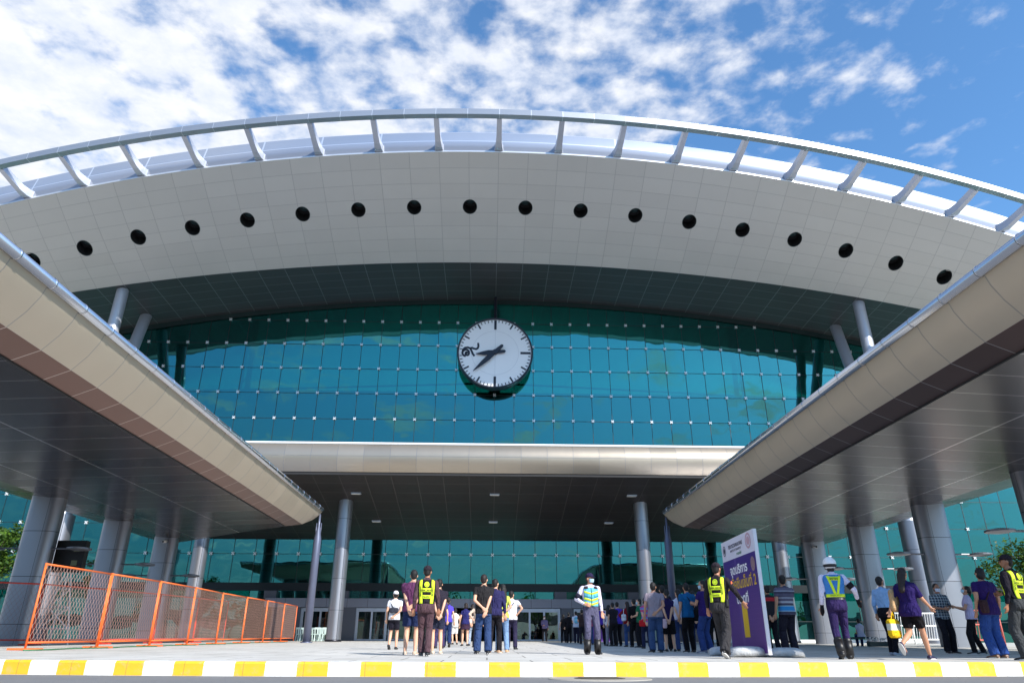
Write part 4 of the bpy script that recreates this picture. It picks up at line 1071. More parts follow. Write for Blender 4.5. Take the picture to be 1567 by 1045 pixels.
def bag(p, kind, label, col, at_=(.2, -.12, .95), size=(.26, .12, .28), strap=None, cat='bag', col2=None):
    """a bag carried by a person: an object of its own"""
    T = Matrix.Translation(p['root'].location) @ Matrix.Rotation(R(p['rot']), 4, 'Z') @ p['S']
    c = Vector(at_); r = tag(empty(kind, T @ c), label, cat)
    inv = Matrix.Translation(-(T @ c))
    sx, sy, sz = (v/2 for v in size); m = MB(); rings = []
    for i in range(9):
        t = i/8*2-1; k = max(.72, (1-abs(t)**10)**.3)
        rings.append([c+Vector((sx*k*math.copysign(abs(math.cos(a))**.5, math.cos(a)), sy*k*math.copysign(abs(math.sin(a))**.5, math.sin(a)), sz*t)) for a in (2*math.pi*q/20 for q in range(20))])
    m.loft(rings); m.xform(inv @ T).build('bag_body', fabric(col), r, True)
    if col2:
        m = MB(); m.loft([[c+Vector((sx*1.02*math.copysign(abs(math.cos(a))**.5, math.cos(a)), sy*1.02*math.copysign(abs(math.sin(a))**.5, math.sin(a)), z)) for a in (2*math.pi*q/20 for q in range(20))] for z in (-sz*.2, sz*.5)], cap=False)
        m.xform(inv @ T).build('pocket', fabric(col2), r, True)
    if strap:
        pts = [Vector(q) for q in strap]; sm = []
        for i in range(len(pts)-1):
            for q in range(4): sm.append(pts[i].lerp(pts[i+1], q/4))
        sm.append(pts[-1]); m = MB(); m.tube(sm, .014, 8); m.xform(inv @ T).build('strap', fabric(col if not col2 else col), r, True)
    return r
BACKSLING = lambda sg: [(sg*.12, -.03, 1.49), (sg*.06, -.125, 1.38), (-sg*.04, -.145, 1.24), (-sg*.14, -.135, 1.08), (-sg*.20, -.08, .98)]
M_yv = NT('fluorescent_yellow_fabric'); M_yv.pbsdf(Base_Color=lin((216, 240, 40)), Roughness=.7); M_yv = M_yv.m
M_ink = plain('dark_print', (40, 48, 20), .7)
def guard_vest(p, chest=False):
    P_ = p['patch']; bk = fabric((34, 32, 36))
    v = P_('vest', -.2, .2, 1.0, 1.47, .026, bk, nx=14, nz=12); f = P_('vest_front', -.2, .2, 1.0, 1.44, .026, bk, back=False, nx=14, nz=12, par=v)
    for sg in (-1, 1):
        a, b = (.098, .162); xa, xb = (sg*a, sg*b) if sg > 0 else (sg*b, sg*a)
        P_('reflective_strip', (lambda z, xa=xa, sg=sg: xa-sg*.02*max(0, (1.3-z)/.3)), (lambda z, xb=xb, sg=sg: xb-sg*.02*max(0, (1.3-z)/.3)), 1.0, 1.475, .033, M_yv, nx=3, nz=12, par=v)
        P_('reflective_strip', xa, xb, 1.0, 1.45, .033, M_yv, back=False, nx=3, nz=12, par=v)
    P_('reflective_strip', -.098, .098, 1.225, 1.30, .034, M_yv, nx=8, nz=3, par=v); P_('reflective_strip', -.09, .09, 1.095, 1.165, .034, M_yv, nx=8, nz=3, par=v)
    m = MB(); n = 24; m.add([p['surf'](.052*math.cos(2*math.pi*i/n), 1.375+.056*math.sin(2*math.pi*i/n), .037) for i in range(n)], [list(range(n))]); m.build('badge', M_yv, v)
    m = MB(); m.add([p['surf'](q*math.cos(2*math.pi*i/n), 1.375+q*1.08*math.sin(2*math.pi*i/n), .040) for q in (.036, .030) for i in range(n)], [(i, (i+1) % n, n+(i+1) % n, n+i) for i in range(n)]); m.build('badge_ring', M_ink, v)
    p['write']('รปภ. สถานี', 0, 1.262, .050, M_ink, par=v, bold=.001); p['write']('TRAFFIC', 0, 1.130, .040, M_ink, par=v, bold=.001)
    for sg in (-1, 1): p['write']('SECURITY', sg*.122, 1.24, .045, M_ink, vert=True, par=v, bold=.001)
def belt(p, col=(28, 26, 28), z=1.03):
    m = MB(); n = 28; rings = []
    for zz2 in (z-.02, z+.02):
        rings.append([p['surf'](.2*0+ (0.172*math.cos(a)), zz2, .022, math.sin(a) < 0) if abs(math.cos(a)) < .97 else p['surf'](.3*math.copysign(1, math.cos(a)), zz2, .022, math.sin(a) < 0) for a in (2*math.pi*k/n for k in range(n))])
    m.loft(rings, cap=False); m.build('belt', plain('black_leather_belt', col, .4), p['root'])
ST = ((-.11, 0, -8, 0, 0), (.11, 0, 8, 0, 0))
WLK = ((-.09, .18, 0, 0, 0), (.09, -.22, 0, .06, 35))
# --- sunlit group on the left
p = person(606, 904, 1.64, 'person in white shirt and white cap with black waist pack, left end of the group', 5, top=(226, 226, 232), bottom=(28, 26, 38), legs='shorts', arms=('down', 'back'), hat=(222, 222, 226), skin=3, feet=((-.1, -.12, 0, .05, 25), (.1, .05, 5, 0, 0)))
bag(p, 'waist_pack', 'dark grey waist pack slung across the back of the white shirt', (52, 54, 64), (.0, -.19, 1.16), (.30, .10, .15), [(-.14, -.03, 1.47), (-.1, -.12, 1.34), (.0, -.16, 1.2)])
person(634, 872, 1.76, 'heavy person in plum shirt and navy shorts, one arm behind back', -4, top=(92, 50, 84), bottom=(34, 46, 84), legs='shorts', fit=1.12, w=1.16, arms=('lowback', 'back'), skin=3, shoe=(196, 172, 150), feet=ST, head=(-12, 0))
person(672, 902, 1.62, 'person in dark top and shorts half hidden behind the first guard', 0, top=(42, 38, 50), bottom=(40, 44, 64), legs='shorts', skin=3, shoe=(200, 180, 160), Y=17.6, feet=ST)
p = person(655, 866, 1.77, 'security guard in brown uniform and yellow vest standing in the left group',  3, tuck=True, top=(80, 60, 66), bottom=(82, 60, 66), sleeve=1.95, arms=('down', 'down'), hat='cap', skin=2, fit=.95, feet=((-.06, .05, -5, 0, 0), (.07, -.10, 5, 0, 0)), shoe=(20, 20, 22), head=(14, 0)); guard_vest(p); belt(p)
person(686, 914, 1.66, 'person in violet shirt and blue jeans walking away behind the first guard', -8, sex='f', top=(84, 70, 190), bottom=(34, 50, 92), hair='tail', haircol=M_brown, arms=('front', 'down'), feet=WLK)
person(675, 921, 1.64, 'person in grey-violet trousers seen just right of the first guard', 0, top=(70, 60, 100), bottom=(62, 52, 88), Y=25, feet=ST)
p = person(697, 930, 1.58, 'woman in cream blouse and white skirt beside the violet shirt', 10, sex='f', top=(222, 214, 206), bottom=(214, 210, 206), legs='knee', hair='bob', arms=('front', 'down'), feet=ST)
person(703, 938, 1.62, 'person in black standing in the left part of the open doorway', 0, top=(26, 24, 28), bottom=(24, 22, 26), Y=45)
person(716, 941, 1.55, 'person in maroon top standing in the middle of the open doorway', 0, top=(70, 30, 36), bottom=(26, 26, 30), Y=47)
# --- sunlit group in the middle
p = person(741, 879, 1.74, 'person in black t-shirt and blue jeans with hands clasped behind back', 0, top=(40, 38, 40), bottom=(46, 66, 106), arms=('back', 'lowback'), haircol=M_brown, skin=3, w=1.05, fit=1.12, feet=((-.14, 0, -12, 0, 0), (.14, 0, 12, 0, 0)), head=(18, 0))
person(758, 893, 1.70, 'person in navy long sleeves half hidden behind the black t-shirt', 4, top=(44, 42, 84), bottom=(28, 26, 32), sleeve=1.9, Y=18.6, feet=ST, shoe=(176, 140, 112))
p = person(769, 894, 1.62, 'woman in lime green t-shirt and pale jeans with hands behind back', -4, sex='f', top=(196, 206, 92), bottom=(122, 152, 190), hair='long', arms=('lowback', 'back'), skin=3, sleeve=.7, shoe=(206, 160, 120), feet=ST)
bag(p, 'shoulder_bag', 'small white handbag with thin black strap on the lime shirt', (204, 206, 214), (-.17, -.12, .90), (.16, .09, .2), [(.10, -.03, 1.48), (.05, -.12, 1.35), (-.08, -.14, 1.12), (-.17, -.13, 1.0)])
p = person(783, 904, 1.68, 'person in white t-shirt and navy trousers with hand on hip', -6, top=(232, 230, 234), bottom=(44, 40, 66), arms=('down', 'hip'), skin=3, feet=((-.12, .05, -10, 0, 0), (.12, -.05, 15, 0, 0)))
bag(p, 'sling_bag', 'dark navy sling bag across the back of the white t-shirt', (40, 42, 70), (-.18, -.10, 1.08), (.15, .10, .26), [(.12, -.03, 1.49), (.08, -.13, 1.38), (-.02, -.15, 1.26), (-.14, -.14, 1.18)])
person(723, 924, 1.60, 'woman with brown hair in cream blouse and faded jeans', 6, sex='f', top=(214, 196, 184), bottom=(150, 166, 186), hair='long', haircol=M_brown, sleeve=1.8, feet=ST)
person(713, 927, 1.62, 'person in navy top and short skirt left of the faded jeans', 0, sex='f', top=(40, 40, 96), bottom=(60, 40, 60), legs='skirt', hair='bob', haircol=M_brown, Y=31)
person(731, 931, 1.58, 'person in beige long shirt and black trousers behind the black t-shirt', 0, sex='f', top=(196, 176, 158), bottom=(30, 28, 32), hair='long', Y=27.5, sleeve=1.8)
# --- officer in the middle
p = person(902, 877, 1.77, 'traffic officer in blue cap, mask and blue yellow vest facing the road',  172, tuck=True, top=(222, 216, 232), bottom=(86, 84, 108), sleeve=1.95, arms=('down', 'belt'), hat=(40, 34, 66), skin=1, shoe=(20, 18, 20, 1), head=(-38, 0), mask='b', fit=.98, feet=((-.12, .02, -10, 0, 0), (.12, 0, 10, 0, 0)))
bl = fabric((110, 196, 222)); v = p['patch']('vest', -.172, .172, 1.02, 1.43, .027, bl, back=False, nx=16, nz=12); p['patch']('vest_back', -.185, .185, 1.02, 1.46, .027, bl, back=True, nx=14, nz=12, par=v)
for z0, c in ((1.265, M_yv), (1.185, fabric((90, 176, 200))), (1.12, M_yv), (1.03, M_yv)):
    f = (lambda t, z0=z0: z0+.05*abs(t-.5)*2); g_ = (lambda t, z0=z0: z0+.045+.05*abs(t-.5)*2)
    p['patch']('chevron', -.170, .170, f, g_, .031, c, back=False, nx=16, nz=2, par=v)
p['patch']('zip', -.006, .006, 1.03, 1.43, .036, M_ink, back=False, nx=2, nz=8, par=v)
for sg in (-1, 1): p['patch']('shoulder_panel', sg*.165 if sg < 0 else .075, -.075 if sg < 0 else .165, 1.40, 1.462, .034, fabric((60, 56, 60)), back=False, nx=4, nz=3, par=v)
belt(p)
sh, el, wr = p['J'][1][:3]; m = MB(); m.tube([sh.lerp(el, .55), sh.lerp(el, .98)], [.064, .058], 14); m.xform(p['S']).build('arm_band', fabric((30, 30, 46)), p['root'], True)
# --- the long queue on the right, far to near
Q = 'people queueing on the right'
person(862, 942, 1.60, 'person in black with pale bag at the far left end of the right queue', 0, top=(30, 28, 30), bottom=(24, 22, 26), hair='bob', sex='f', Y=46, group=Q)
person(870, 938, 1.64, 'person in black jacket second from the far end of the right queue', 0, top=(22, 20, 26), bottom=(20, 20, 24), Y=44, group=Q, sleeve=1.9)
p = person(881, 935, 1.68, 'person in white shirt with pale blue backpack far down the queue', -5, top=(208, 214, 232), bottom=(32, 30, 50), group=Q)
bag(p, 'backpack', 'pale blue backpack on the white shirt far down the queue', (110, 180, 206), (.05, -.21, 1.25), (.24, .13, .34), col2=(140, 200, 220))
person(890, 932, 1.62, 'person in brown top left of the traffic officer', 0, top=(60, 44, 44), bottom=(34, 32, 44), Y=38, group=Q)
person(901, 935, 1.60, 'person in pink striped top seen between the traffic officer legs', 0, top=(170, 80, 110), bottom=(52, 74, 120), Y=36, group=Q, sex='f', hair='long')
person(919, 925, 1.66, 'person in purple shirt and black trousers just right of the officer', 0, top=(70, 44, 158), bottom=(20, 18, 24), group=Q, feet=ST)
person(931, 927, 1.60, 'woman with white sleeves and grey jeans between two purple shirts', -6, sex='f', top=(214, 212, 218), bottom=(150, 150, 164), hair='long', sleeve=1.8, group=Q, feet=ST, Y=31.8)
person(937, 920, 1.66, 'person in black t-shirt and dark hair behind the bright purple shirt', 3, top=(34, 30, 40), bottom=(28, 26, 30), group=Q, Y=31)
person(944, 921, 1.70, 'person in bright purple t-shirt and black trousers in the far queue', 5, top=(80, 56, 176), bottom=(24, 22, 28), arms=('front', 'front'), group=Q, w=1.08, feet=ST)
p = person(959, 920, 1.64, 'person in dark red top and blue jeans in the far queue', 0, sex='f', top=(132, 24, 34), bottom=(56, 80, 128), hair='long', haircol=M_brown, group=Q, feet=ST, Y=29.4, sleeve=1.9)
bag(p, 'backpack', 'small white backpack hanging on the dark red top', (220, 220, 226), (-.16, -.18, 1.12), (.20, .12, .26), [(-.14, -.03, 1.47), (-.16, -.13, 1.36), (-.16, -.17, 1.24)], col2=(205, 205, 212))
person(969, 917, 1.70, 'person all in black right of the dark red top', 0, top=(20, 20, 24), bottom=(18, 18, 22), group=Q, Y=28.6, sleeve=1.9)
person(977, 916, 1.68, 'person in green shirt with face mask turned left', 75, top=(30, 110, 78), bottom=(26, 24, 30), mask='b', group=Q, Y=28, arms=('front', 'front'))
p = person(986, 914, 1.60, 'person in pink and blue striped top in the queue', 0, sex='f', topmat=stripes_mat('pink_blue_stripes', [(0, (190, 70, 120)), (.5, (80, 150, 190)), (.75, (120, 90, 180))], 7), bottom=(36, 40, 70), hair='bob', group=Q, Y=25.5, feet=ST)
bag(p, 'shoulder_bag', 'bright red bag hanging at the hip of the striped top', (204, 34, 40), (-.16, -.14, .86), (.24, .1, .22), [(.10, -.03, 1.47), (0, -.13, 1.3), (-.15, -.14, .97)])
person(999, 891, 1.70, 'heavy person in light grey t-shirt and jeans near the tip post', -3, top=(150, 138, 148), bottom=(58, 80, 118), arms=('down', 'back'), w=1.12, fit=1.1, skin=1, group=Q, feet=ST)
person(1012, 889, 1.74, 'tall dark-haired person behind the light grey t-shirt', 0, top=(34, 32, 44), bottom=(28, 28, 34), Y=21.5, group=Q)
p = person(1019, 902, 1.58, 'woman in navy top and long black skirt with hands behind back', -10, sex='f', top=(34, 26, 72), bottom=(20, 18, 22), hair='tail', arms=('lowback', 'lowback'), group=Q, feet=ST, legs='knee', fit=1.2)
bag(p, 'plastic_bag', 'crumpled pink and white plastic bag in the hand of the navy top', (222, 190, 196), (-.12, -.22, .78), (.13, .08, .26))
person(1036, 901, 1.62, 'woman in white t-shirt and blue jeans behind the teal shirt', 0, sex='f', top=(206, 204, 222), bottom=(54, 72, 120), hair='long', group=Q, Y=21, feet=ST)
p = person(1049, 892, 1.70, 'person in teal blue t-shirt and black trousers with black sling bag', 6, top=(20, 92, 142), bottom=(20, 18, 22), group=Q, w=1.04, fit=.95, feet=ST, shoe=(26, 24, 26), skin=1)
bag(p, 'sling_bag', 'black sling bag on the hip of the teal blue t-shirt', (22, 22, 26), (.19, -.12, .93), (.20, .11, .30), BACKSLING(-1)[:4]+[(.19, -.12, 1.05)])
person(1060, 905, 1.66, 'person in dark clothes behind the teal blue t-shirt', 0, top=(30, 28, 40), bottom=(30, 40, 80), Y=22.5, group=Q)
person(1074, 888, 1.73, 'person in purple t-shirt and jeans with mask looking left', 42, top=(48, 30, 98), bottom=(48, 68, 122), arms=('phone', 'phone'), mask='b', group=Q, head=(-30, 0), w=1.08, fit=1.1, shoe=(120, 120, 140), skin=1, feet=ST)
person(1087, 898, 1.68, 'person in black trousers hidden behind the second guard', 0, top=(28, 26, 30), bottom=(20, 18, 22), Y=20.5, group=Q, feet=ST)
p = person(1094, 861, 1.77, 'security guard in black uniform and yellow vest striding before the banner',  -36, tuck=True, top=(38, 34, 38), bottom=(54, 52, 54), sleeve=1.95, arms=('down', 'out'), hat='cap', skin=2, fit=1.18, shoe=(24, 22, 22), feet=((-.07, .30, -5, 0, 0), (.10, -.26, 8, .05, 30)), lean=3, head=(10, 0)); guard_vest(p); belt(p)
m = MB(); m.loft([[Vector((.18+.035*math.cos(a), -.06+.05*math.sin(a), z)) for a in (2*math.pi*k/12 for k in range(12))] for z in (.92, .94, 1.04, 1.05)]); m.xform(p['S']).build('radio_pouch', plain('black_leather_belt', (28, 26, 28), .4), p['root'], True)
sh, el = p['J'][1][:2]; m = MB(); m.ball(sh.lerp(el, .3)+Vector((.058, -.01, 0)), (.012, .04, .05), 12, 8); m.xform(p['S']).build('sleeve_badge', plain('orange_badge', (222, 96, 60), .6), p['root'], True)
# --- right of the banner
person(1171, 884, 1.70, 'person in black and red jacket partly behind the banner edge', 5, top=(30, 24, 30), bottom=(24, 22, 30), sleeve=1.9, Y=20.5, skin=1, topmat=stripes_mat('black_red_jacket', [(0, (28, 22, 28)), (.62, (28, 22, 28)), (.86, (180, 24, 34))], 1.45))
person(1196, 880, 1.72, 'person in grey striped polo with a blue chest band', -3, bottom=(40, 36, 48), topmat=stripes_mat('grey_blue_striped_polo', [(0, (92, 88, 108)), (.10, (160, 160, 172)), (.14, (84, 80, 100)), (.28, (58, 54, 74)), (.36, (150, 152, 164)), (.40, (92, 88, 108)), (.52, (60, 56, 76)), (.60, (140, 170, 190)), (.64, (38, 132, 190)), (.80, (150, 180, 190)), (.83, (70, 66, 84)), (.92, (168, 168, 176))], 1.75), skin=1, w=1.06, fit=1.12, shoe=(30, 28, 30), feet=ST)
p = person(1268, 855, 1.83, 'traffic officer in white helmet, white shirt and green blue vest walking',  -14, tuck=True, top=(224, 218, 238), bottom=(46, 34, 78), sleeve=1.9, arms=('down', 'out'), hat='helmet', hair=None, skin=2, fit=.9, glove=(24, 22, 26), shoe=(18, 16, 18, 1), feet=((-.09, -.20, 0, .03, 22), (.11, .12, 20, 0, 0)))
v = p['patch']('vest', -.19, .19, 1.06, 1.46, .027, fabric((70, 136, 206)), nx=14, nz=12); p['patch']('vest_front', -.19, .19, 1.06, 1.42, .027, fabric((70, 136, 206)), back=False, nx=14, nz=12, par=v)
p['patch']('reflective_strip', -.17, .17, 1.06, 1.115, .032, M_yv, nx=14, nz=2, par=v); p['patch']('reflective_strip', -.10, .10, 1.355, 1.425, .032, M_yv, nx=8, nz=2, par=v)
for a, b, w1 in ((-.13, -.035, .05), (.09, .015, .045)):
    p['patch']('reflective_strip', (lambda z, a=a, b=b: b+(a-b)*(z-1.115)/.33), (lambda z, a=a, b=b, w1=w1: b+(a-b)*(z-1.115)/.33+w1), 1.115, 1.44, .0335, M_yv, nx=3, nz=10, par=v)
p['write']('จราจร', 0, 1.385, .062, M_ink, par=v, bold=.001); p['write']('TRAFFIC POLICE', 0, 1.087, .030, M_ink, par=v); belt(p, (60, 40, 50), 1.035)
sh, el, wr = p['J'][1][:3]; m = MB(); m.tube([sh.lerp(el, .5), sh.lerp(el, .85)], [.066, .060], 14); ab = m.xform(p['S']).build('arm_band', fabric((30, 28, 34)), p['root'], True)
# seated woman on a bench behind
p = person(1313, 944, 1.56, 'woman in white top and jeans sitting by the glass wall', -20, sex='f', top=(196, 200, 226), bottom=(38, 52, 100), hair='bob', sit=True, Y=33.5, arms=('lap', 'lap'), feet=((-.1, .44, 0, 0, 0), (.1, .40, 0, 0, 0)), lean=6, near=False)
yb_ = p['Y']; bq = tag(empty('bench', (p['X'], yb_, gz(yb_)), R(-20)), 'low dark bench under the seated woman', 'bench')
m = MB(); m.box((-.6, -.25, .30), (.6, .2, .37)); m.build('seat', M_darkint, bq)
for x in (-.5, .46):
    m = MB(); m.box((x, -.22, 0), (x+.05, .16, .30)); m.build('leg', M_steel, bq)
bag(p, 'shoulder_bag', 'olive yellow bag on the lap of the seated woman', (150, 150, 60), (.0, .36, .58), (.34, .2, .12))
fp = tag(empty('flower_box', (p['X']+.35, yb_-.9, gz(yb_-.9))), 'low box of small white flowers in front of the seated woman', 'flower box')
m = MB(); m.box((-.55, -.15, 0), (.55, .15, .16)); m.box((-.57, -.17, .16), (.57, .17, .19)); m.build('box', M_darkint, fp)
m = MB(); random.seed(3)
for i in range(90): m.ball((random.uniform(-.55, .55), random.uniform(-.16, .16), random.uniform(.2, .36)), random.uniform(.018, .034), 6, 4)
tag(m.build('blossoms', M_white, fp, True), kind='stuff')
p = person(1345, 882, 1.70, 'person in light blue shirt and black trousers facing right',  -62, tuck=True, top=(150, 186, 226), bottom=(20, 18, 26), sleeve=1.9, arms=('down', 'front'), mask='b', skin=1, shoe=(150, 160, 176), feet=((-.08, .08, 0, 0, 0), (.08, -.05, 0, 0, 0)), fit=.95)
p = person(1379, 869, 1.64, 'woman in loose navy shirt, long dark hair, striding to the right', -58, sex='f', top=(38, 24, 84), bottom=(16, 14, 18), legs='shorts', hair='long', haircol=M_brown, w=1.14, arms=('aft', 'fwd'), skin=1, sleeve=.9, hem=.80, shoe=(34, 26, 60), feet=((-.07, -.42, 0, .20, 60), (.06, .30, 0, 0, 0)))
bag(p, 'tote_bag', 'tan shoulder tote between the light blue shirt and the navy shirt', (196, 158, 116), (-.24, -.06, 1.12), (.10, .34, .44), [(-.17, .05, 1.45), (-.24, .06, 1.36)])
r = bag(p, 'shopping_bag', 'yellow and white printed shopping bag held low by the woman in navy', (236, 190, 30), (-.30, -.20, .58), (.14, .36, .36), [(-.28, -.28, .75), (-.27, -.22, .90), (-.28, -.14, .75)], col2=(214, 214, 196))
person(1431, 893, 1.68, 'person in dark plaid shirt and white mask facing the road', 172, topmat=plaid_mat('navy_white_plaid', (34, 42, 58), (92, 106, 120), (206, 210, 206)), bottom=(26, 24, 32), mask='w', arms=('front', 'front'), skin=2, hem=.84, sleeve=.85, shoe=(46, 34, 38), fit=1.05, feet=ST)
p = person(1474, 896, 1.60, 'woman in pale lilac t-shirt and blue mask looking down at a tablet', 62, sex='f', top=(198, 186, 214), bottom=(24, 22, 26), mask='b', hair='tail', arms=('phone', 'phone'), head=(0, -26), skin=1, feet=((-.08, .1, 0, 0, 0), (.08, -.12, 0, 0, 0)), shoe=(40, 40, 44))
T = Matrix.Translation(p['root'].location) @ Matrix.Rotation(R(p['rot']), 4, 'Z') @ p['S']; c = Vector((0, .44, 1.24))
tb = tag(empty('tablet', T @ c), 'dark tablet held up by the woman in pale lilac', 'tablet'); inv = Matrix.Translation(-(T @ c))
m = MB(); m.box((-.09, .38, 1.235), (.09, .52, 1.247), 0); m.xform(Matrix.Translation(-c)).xform(Matrix.Rotation(R(20), 4, 'X')).xform(Matrix.Translation(c)); m.xform(inv @ T).build('case', M_black, tb)
m = MB(); m.box((-.08, .39, 1.2475), (.08, .51, 1.249), 0); m.xform(Matrix.Translation(-c)).xform(Matrix.Rotation(R(20), 4, 'X')).xform(Matrix.Translation(c)); m.xform(inv @ T).build('screen', plain('dark_screen', (60, 66, 80), .1), tb)
p = person(1497, 869, 1.74, 'person in dark purple shirt and bright blue jeans with brown strap bag', 8, top=(44, 26, 88), bottom=(44, 74, 140), w=1.14, fit=1.2, arms=('down', 'down'), skin=1, hair='bob', shoe=(120, 90, 70), feet=ST, hem=.82)
bag(p, 'sling_bag', 'brown leather sling bag on the hip of the dark purple shirt', (62, 40, 44), (-.20, -.13, .98), (.16, .10, .26), BACKSLING(1)[:4]+[(-.20, -.13, 1.1)])
p = person(1537, 849, 1.86, 'security guard in dark uniform and yellow vest at the right edge of the photo',  24, tuck=True, top=(30, 26, 36), bottom=(62, 64, 66), sleeve=1.95, arms=('down', 'front'), hat='cap', skin=2, fit=1.15, head=(-40, 0), shoe=(24, 22, 22), feet=((-.14, 0, -10, 0, 0), (.14, -.1, 10, 0, 0))); guard_vest(p); belt(p)
person(1557, 873, 1.70, 'person in dark purple polo cut by the right edge of the photo', 30, top=(40, 26, 84), bottom=(36, 44, 60), Y=18.4, skin=1, arms=('front', 'front'), w=1.06)
p = person(833, 943, 1.68, 'guard in lilac shirt standing at the glass doors', 180, top=(120, 110, 150), bottom=(22, 20, 26), skin=1, Y=53.8, mask='w', sleeve=1.9)

# ------------------------------------------------------------------ plants and trees
def leafmat(name, a, b):
    t = NT(name); oi = t.add('ShaderNodeTexCoord').outputs['Object']
    nz = t.add('ShaderNodeTexNoise', {'Vector': oi, 'Scale': 3., 'Detail': 3.}).outputs['Fac']
    mr = t.add('ShaderNodeMapRange', {0: nz, 1: .35, 2: .65}).outputs[0]; c = t.mix(mr, lin(a), lin(b))
    df = t.add('ShaderNodeBsdfPrincipled', {'Base Color': c, 'Roughness': .5}); tl = t.add('ShaderNodeBsdfTranslucent', {'Color': c})
    mx_ = t.add('ShaderNodeMixShader', {0: .3, 1: df.outputs[0], 2: tl.outputs[0]}); t.l.new(mx_.outputs[0], t.out.inputs[0]); return t.m
M_leaf = leafmat('green_leaves', (40, 70, 22), (96, 130, 40)); M_bark = plain('grey_bark', (96, 84, 70), .9, 0, .3, 12, .8, 20)
def tree(x, y, h, r, label, n=2600, seed=1, cz=.62, name='tree', leaf=.11, loc_z=None):
    rnd = random.Random(seed); root = tag(empty(name, (x, y, gz(y) if loc_z is None else loc_z)), label, 'tree')
    m = MB(); tips = []
    tp = Vector((0, 0, h*.42)); m.tube([(0, 0, -.05), (rnd.uniform(-.1, .1), 0, h*.2), tp], [h*.028, h*.02, h*.015], 10)
    for i in range(9):
        a = i*2.4; e = tp+Vector((math.cos(a)*r*.65*rnd.uniform(.6, 1), math.sin(a)*r*.65*rnd.uniform(.6, 1), h*rnd.uniform(.12, .42)))
        m.tube([tp-Vector((0, 0, h*.04*rnd.random()*3)), tp.lerp(e, .5)+Vector((0, 0, h*.03)), e], [h*.010, h*.006, h*.003], 6); tips.append(e)
    m.build('trunk', M_bark, root, True)
    clumps = [(t, r*rnd.uniform(.28, .45)) for t in tips]+[(Vector((rnd.gauss(0, r*.38), rnd.gauss(0, r*.38), h*rnd.uniform(cz-.12, .93))), r*rnd.uniform(.2, .36)) for _ in range(9)]
    m = MB()
    for i in range(n):
        c, cr = rnd.choice(clumps); d = Vector((rnd.gauss(0, 1), rnd.gauss(0, 1), rnd.gauss(0, .8))).normalized()*cr*rnd.uniform(.35, 1.05)
        p = c+d; u = Vector((rnd.gauss(0, 1), rnd.gauss(0, 1), rnd.gauss(0, .6))).normalized(); v = u.cross(Vector((rnd.gauss(0, 1), rnd.gauss(0, 1), 1))).normalized(); s_ = leaf*rnd.uniform(.6, 1.3)
        m.add([p-u*s_, p+v*s_*.42+u*.1*s_, p+u*s_, p-v*s_*.42+u*.1*s_], [(0, 1, 2, 3)])
    tag(m.build('crown', M_leaf, root), kind=None)
    return root
tree(-26.9, 40.5, 6.3, 1.7, 'green leafy tree left of the big left column', 3800, 4, leaf=.13)
tree(23.3, 31.0, 4.6, 1.9, 'bright green tree behind the guard at the right edge', 3600, 9, leaf=.10)
tree(-21.6, 41.5, 4.3, .7, 'small young tree between the left columns', 900, 12, leaf=.10)

# ------------------------------------------------------------------ chairs inside the entrance
def chair(label):
    r = tag(empty('plastic_chair'), label, 'chair', 'white plastic chairs in the entrance')
    mt = plain('mint_white_plastic', (206, 226, 222), .4)
    m = MB(); m.box((-.22, -.2, .42), (.22, .22, .46)); m.build('seat', mt, r)
    m = MB(); m.prism([(-.22, .2, .46), (-.17, .2, .46), (-.15, .27, .86), (-.2, .27, .86)], (0, .03, 0)); m.prism([(.17, .2, .46), (.22, .2, .46), (.2, .27, .86), (.15, .27, .86)], (0, .03, 0)); m.prism([(-.21, .262, .74), (.21, .262, .74), (.2, .272, .86), (-.2, .272, .86)], (0, .03, 0)); m.prism([(-.05, .21, .46), (.05, .21, .46), (.05, .265, .75), (-.05, .265, .75)], (0, .03, 0)); m.build('backrest', mt, r)
    for x in (-.2, .16):
        for y in (-.19, .17):
            m = MB(); m.prism([(x, y, .42), (x+.045, y, .42), (x+.045, y+.045, .42), (x, y+.045, .42)], (math.copysign(.03, x), math.copysign(.03, y), -.42)); m.build('leg', mt, r)
    return r
cps = []
for px_, Y_ in ((459, 52.5), (466, 53.6), (472, 52.4), (480, 53.8), (487, 52.6), (494, 53.7), (499, 52.5), (462, 54.6), (476, 54.8), (490, 54.7)): cps.append((px_, Y_))
def side(i): return ['leftmost', 'second', 'third', 'fourth', 'fifth', 'sixth', 'seventh', 'eighth', 'ninth', 'tenth'][i]
order = sorted(range(len(cps)), key=lambda i: cps[i][0])
c0 = None
for rk, i in enumerate(order):
    px_, Y_ = cps[i]; lb = f'white plastic chair beside the left tip post, {side(rk)} from the left' if rk else 'white plastic chair at the left end of the group by the tip post'
    c = chair(lb) if c0 is None else copy_tree(c0)
    c0 = c0 or c; c['label'] = lb; c.location = (at(px_, 975, Y_).x, Y_, gz(Y_)); c.rotation_euler = (0, 0, R(170+random.uniform(-14, 14)))
for k, (px_, Y_) in enumerate(((583, 58), (592, 58.4), (600, 58), (792, 58), (812, 58.6), (571, 58.3))):
    c = copy_tree(c0); c['label'] = f"white plastic chair behind the {'left' if px_ < 700 else 'right'} glass doors, {['second', 'third', 'rightmost', 'leftmost', 'rightmost', 'leftmost'][k]} there"
    c.location = (at(px_, 975, Y_).x, Y_, gz(56)+.02); c.rotation_euler = (0, 0, R(180))
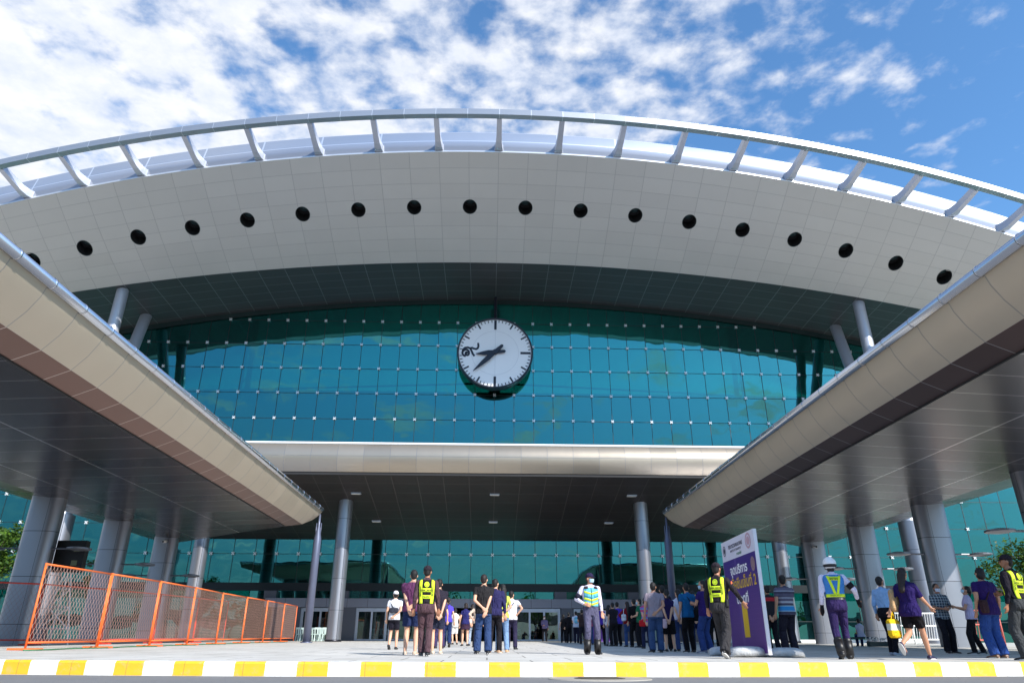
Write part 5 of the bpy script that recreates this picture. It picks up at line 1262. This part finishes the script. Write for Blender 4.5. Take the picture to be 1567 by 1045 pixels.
# purple information counter right of the doors
ct = tag(empty('purple_counter', (8.3, 54.6, gz(54.6))), 'purple printed counter with white notice beside the right doors', 'counter')
m = MB(); m.box((-.75, -.3, 0), (.75, .3, 1.5)); m.build('counter_body', plain('purple_print', (84, 44, 140), .5), ct)
m = MB(); m.box((-.8, -.33, 1.5), (.8, .33, 1.56)); m.build('counter_top', M_white, ct)
m = MB(); m.box((-.7, -.1, 1.56), (.5, -.06, 2.1)); m.build('notice', M_white, ct)

# cameras under the canopy edge
for px_, py_, Y_, lb in ((253, 828, 42, 'small security camera on the third left column'), (1246, 836, 42, 'small security camera on the third right column')):
    q = at(px_, py_, Y_-.45); r = tag(empty('security_camera', q), lb, 'camera')
    m = MB(); m.tube([(0, -.28, -.05), (0, .12, .02)], .075, 12); m.build('camera_body', M_white, r, True)
    m = MB(); m.tube([(0, 0, 0), (0, .1, .12), (0, .3, .16)], .03, 8); m.build('bracket', M_steel, r, True)
    m = MB(); m.tube([(0, -.30, -.053), (0, -.275, -.05)], .055, 12); m.build('lens', M_black, r, True)

# ------------------------------------------------------------------ what the glass mirrors, behind the camera
tag(MB().add([], []).box((-260, -95, 5.6), (260, -86, 7.0)).box((-260, -95.2, 7.0), (260, -94.9, 8.0)).box((-260, -86.1, 7.0), (260, -85.8, 8.0)).build('elevated_road', plain('viaduct_concrete', (150, 148, 142), .8)), 'concrete elevated road across the way from the station', 'elevated road')
for i in range(9):
    m = MB(); m.box((-.9, -.9, -.1), (.9, .9, 4.6)); m.prism([(-4, -.9, 5.65), (-1, -.9, 4.5), (1, -.9, 4.5), (4, -.9, 5.65)], (0, 1.8, 0))
    tag(m.build('viaduct_pier', plain('viaduct_concrete', (150, 148, 142), .8), None, False, (-160+i*40, -90.5, ROAD)), f'{ORD[i]} concrete pier of the elevated road from the left', 'pier', 'piers of the elevated road')
for i, x in enumerate((-48, -22, 9, 34)):
    r = tag(empty('street_lamp', (x, -26, ROAD)), f'tall black street lamp across the road, {ORD[i]} from the left', 'street lamp', 'street lamps across the road')
    m = MB(); m.tube([(0, 0, 0), (0, 0, 9.5), (0, .4, 10.4), (0, 1.8, 10.8)], [.12, .08, .06, .05], 10); m.build('pole', M_black, r, True)
    m = MB(); m.box((-.15, 1.6, 10.74), (.15, 2.4, 10.86)); m.box((-.1, 1.7, 10.70), (.1, 2.3, 10.74)); m.build('lamp_head', M_black, r)
bs = tag(empty('bus_shelter', (-21, -30, ROAD)), 'long dark sloped roof shelter across the road', 'shelter')
m = MB(); m.prism([(-9, 0, 5.2), (-6.5, 0, 7.4), (7, 0, 6.6), (9, 0, 5.2), (8.6, 0, 5.0), (-8.6, 0, 5.0)], (0, 7, 0)); m.build('roof', M_darkint, bs)
for x in (-7, 0, 7):
    m = MB(); m.tube([(x, 3, 0), (x, 3, 5.1)], .2, 12); m.build('column', M_darkint, bs)
bs2 = copy_tree(bs); bs2.location = (26, -34, ROAD); bs2['label'] = 'second dark sloped roof shelter farther right across the road'
for i in range(10): tree(-75+i*17+random.uniform(-4, 4), -62+random.uniform(-6, 6), random.uniform(9, 13), random.uniform(4.5, 6.5), f"broad tree across the road, {(ORD+['tenth'])[i]} from the left", 700, 40+i, leaf=.42, loc_z=ROAD)
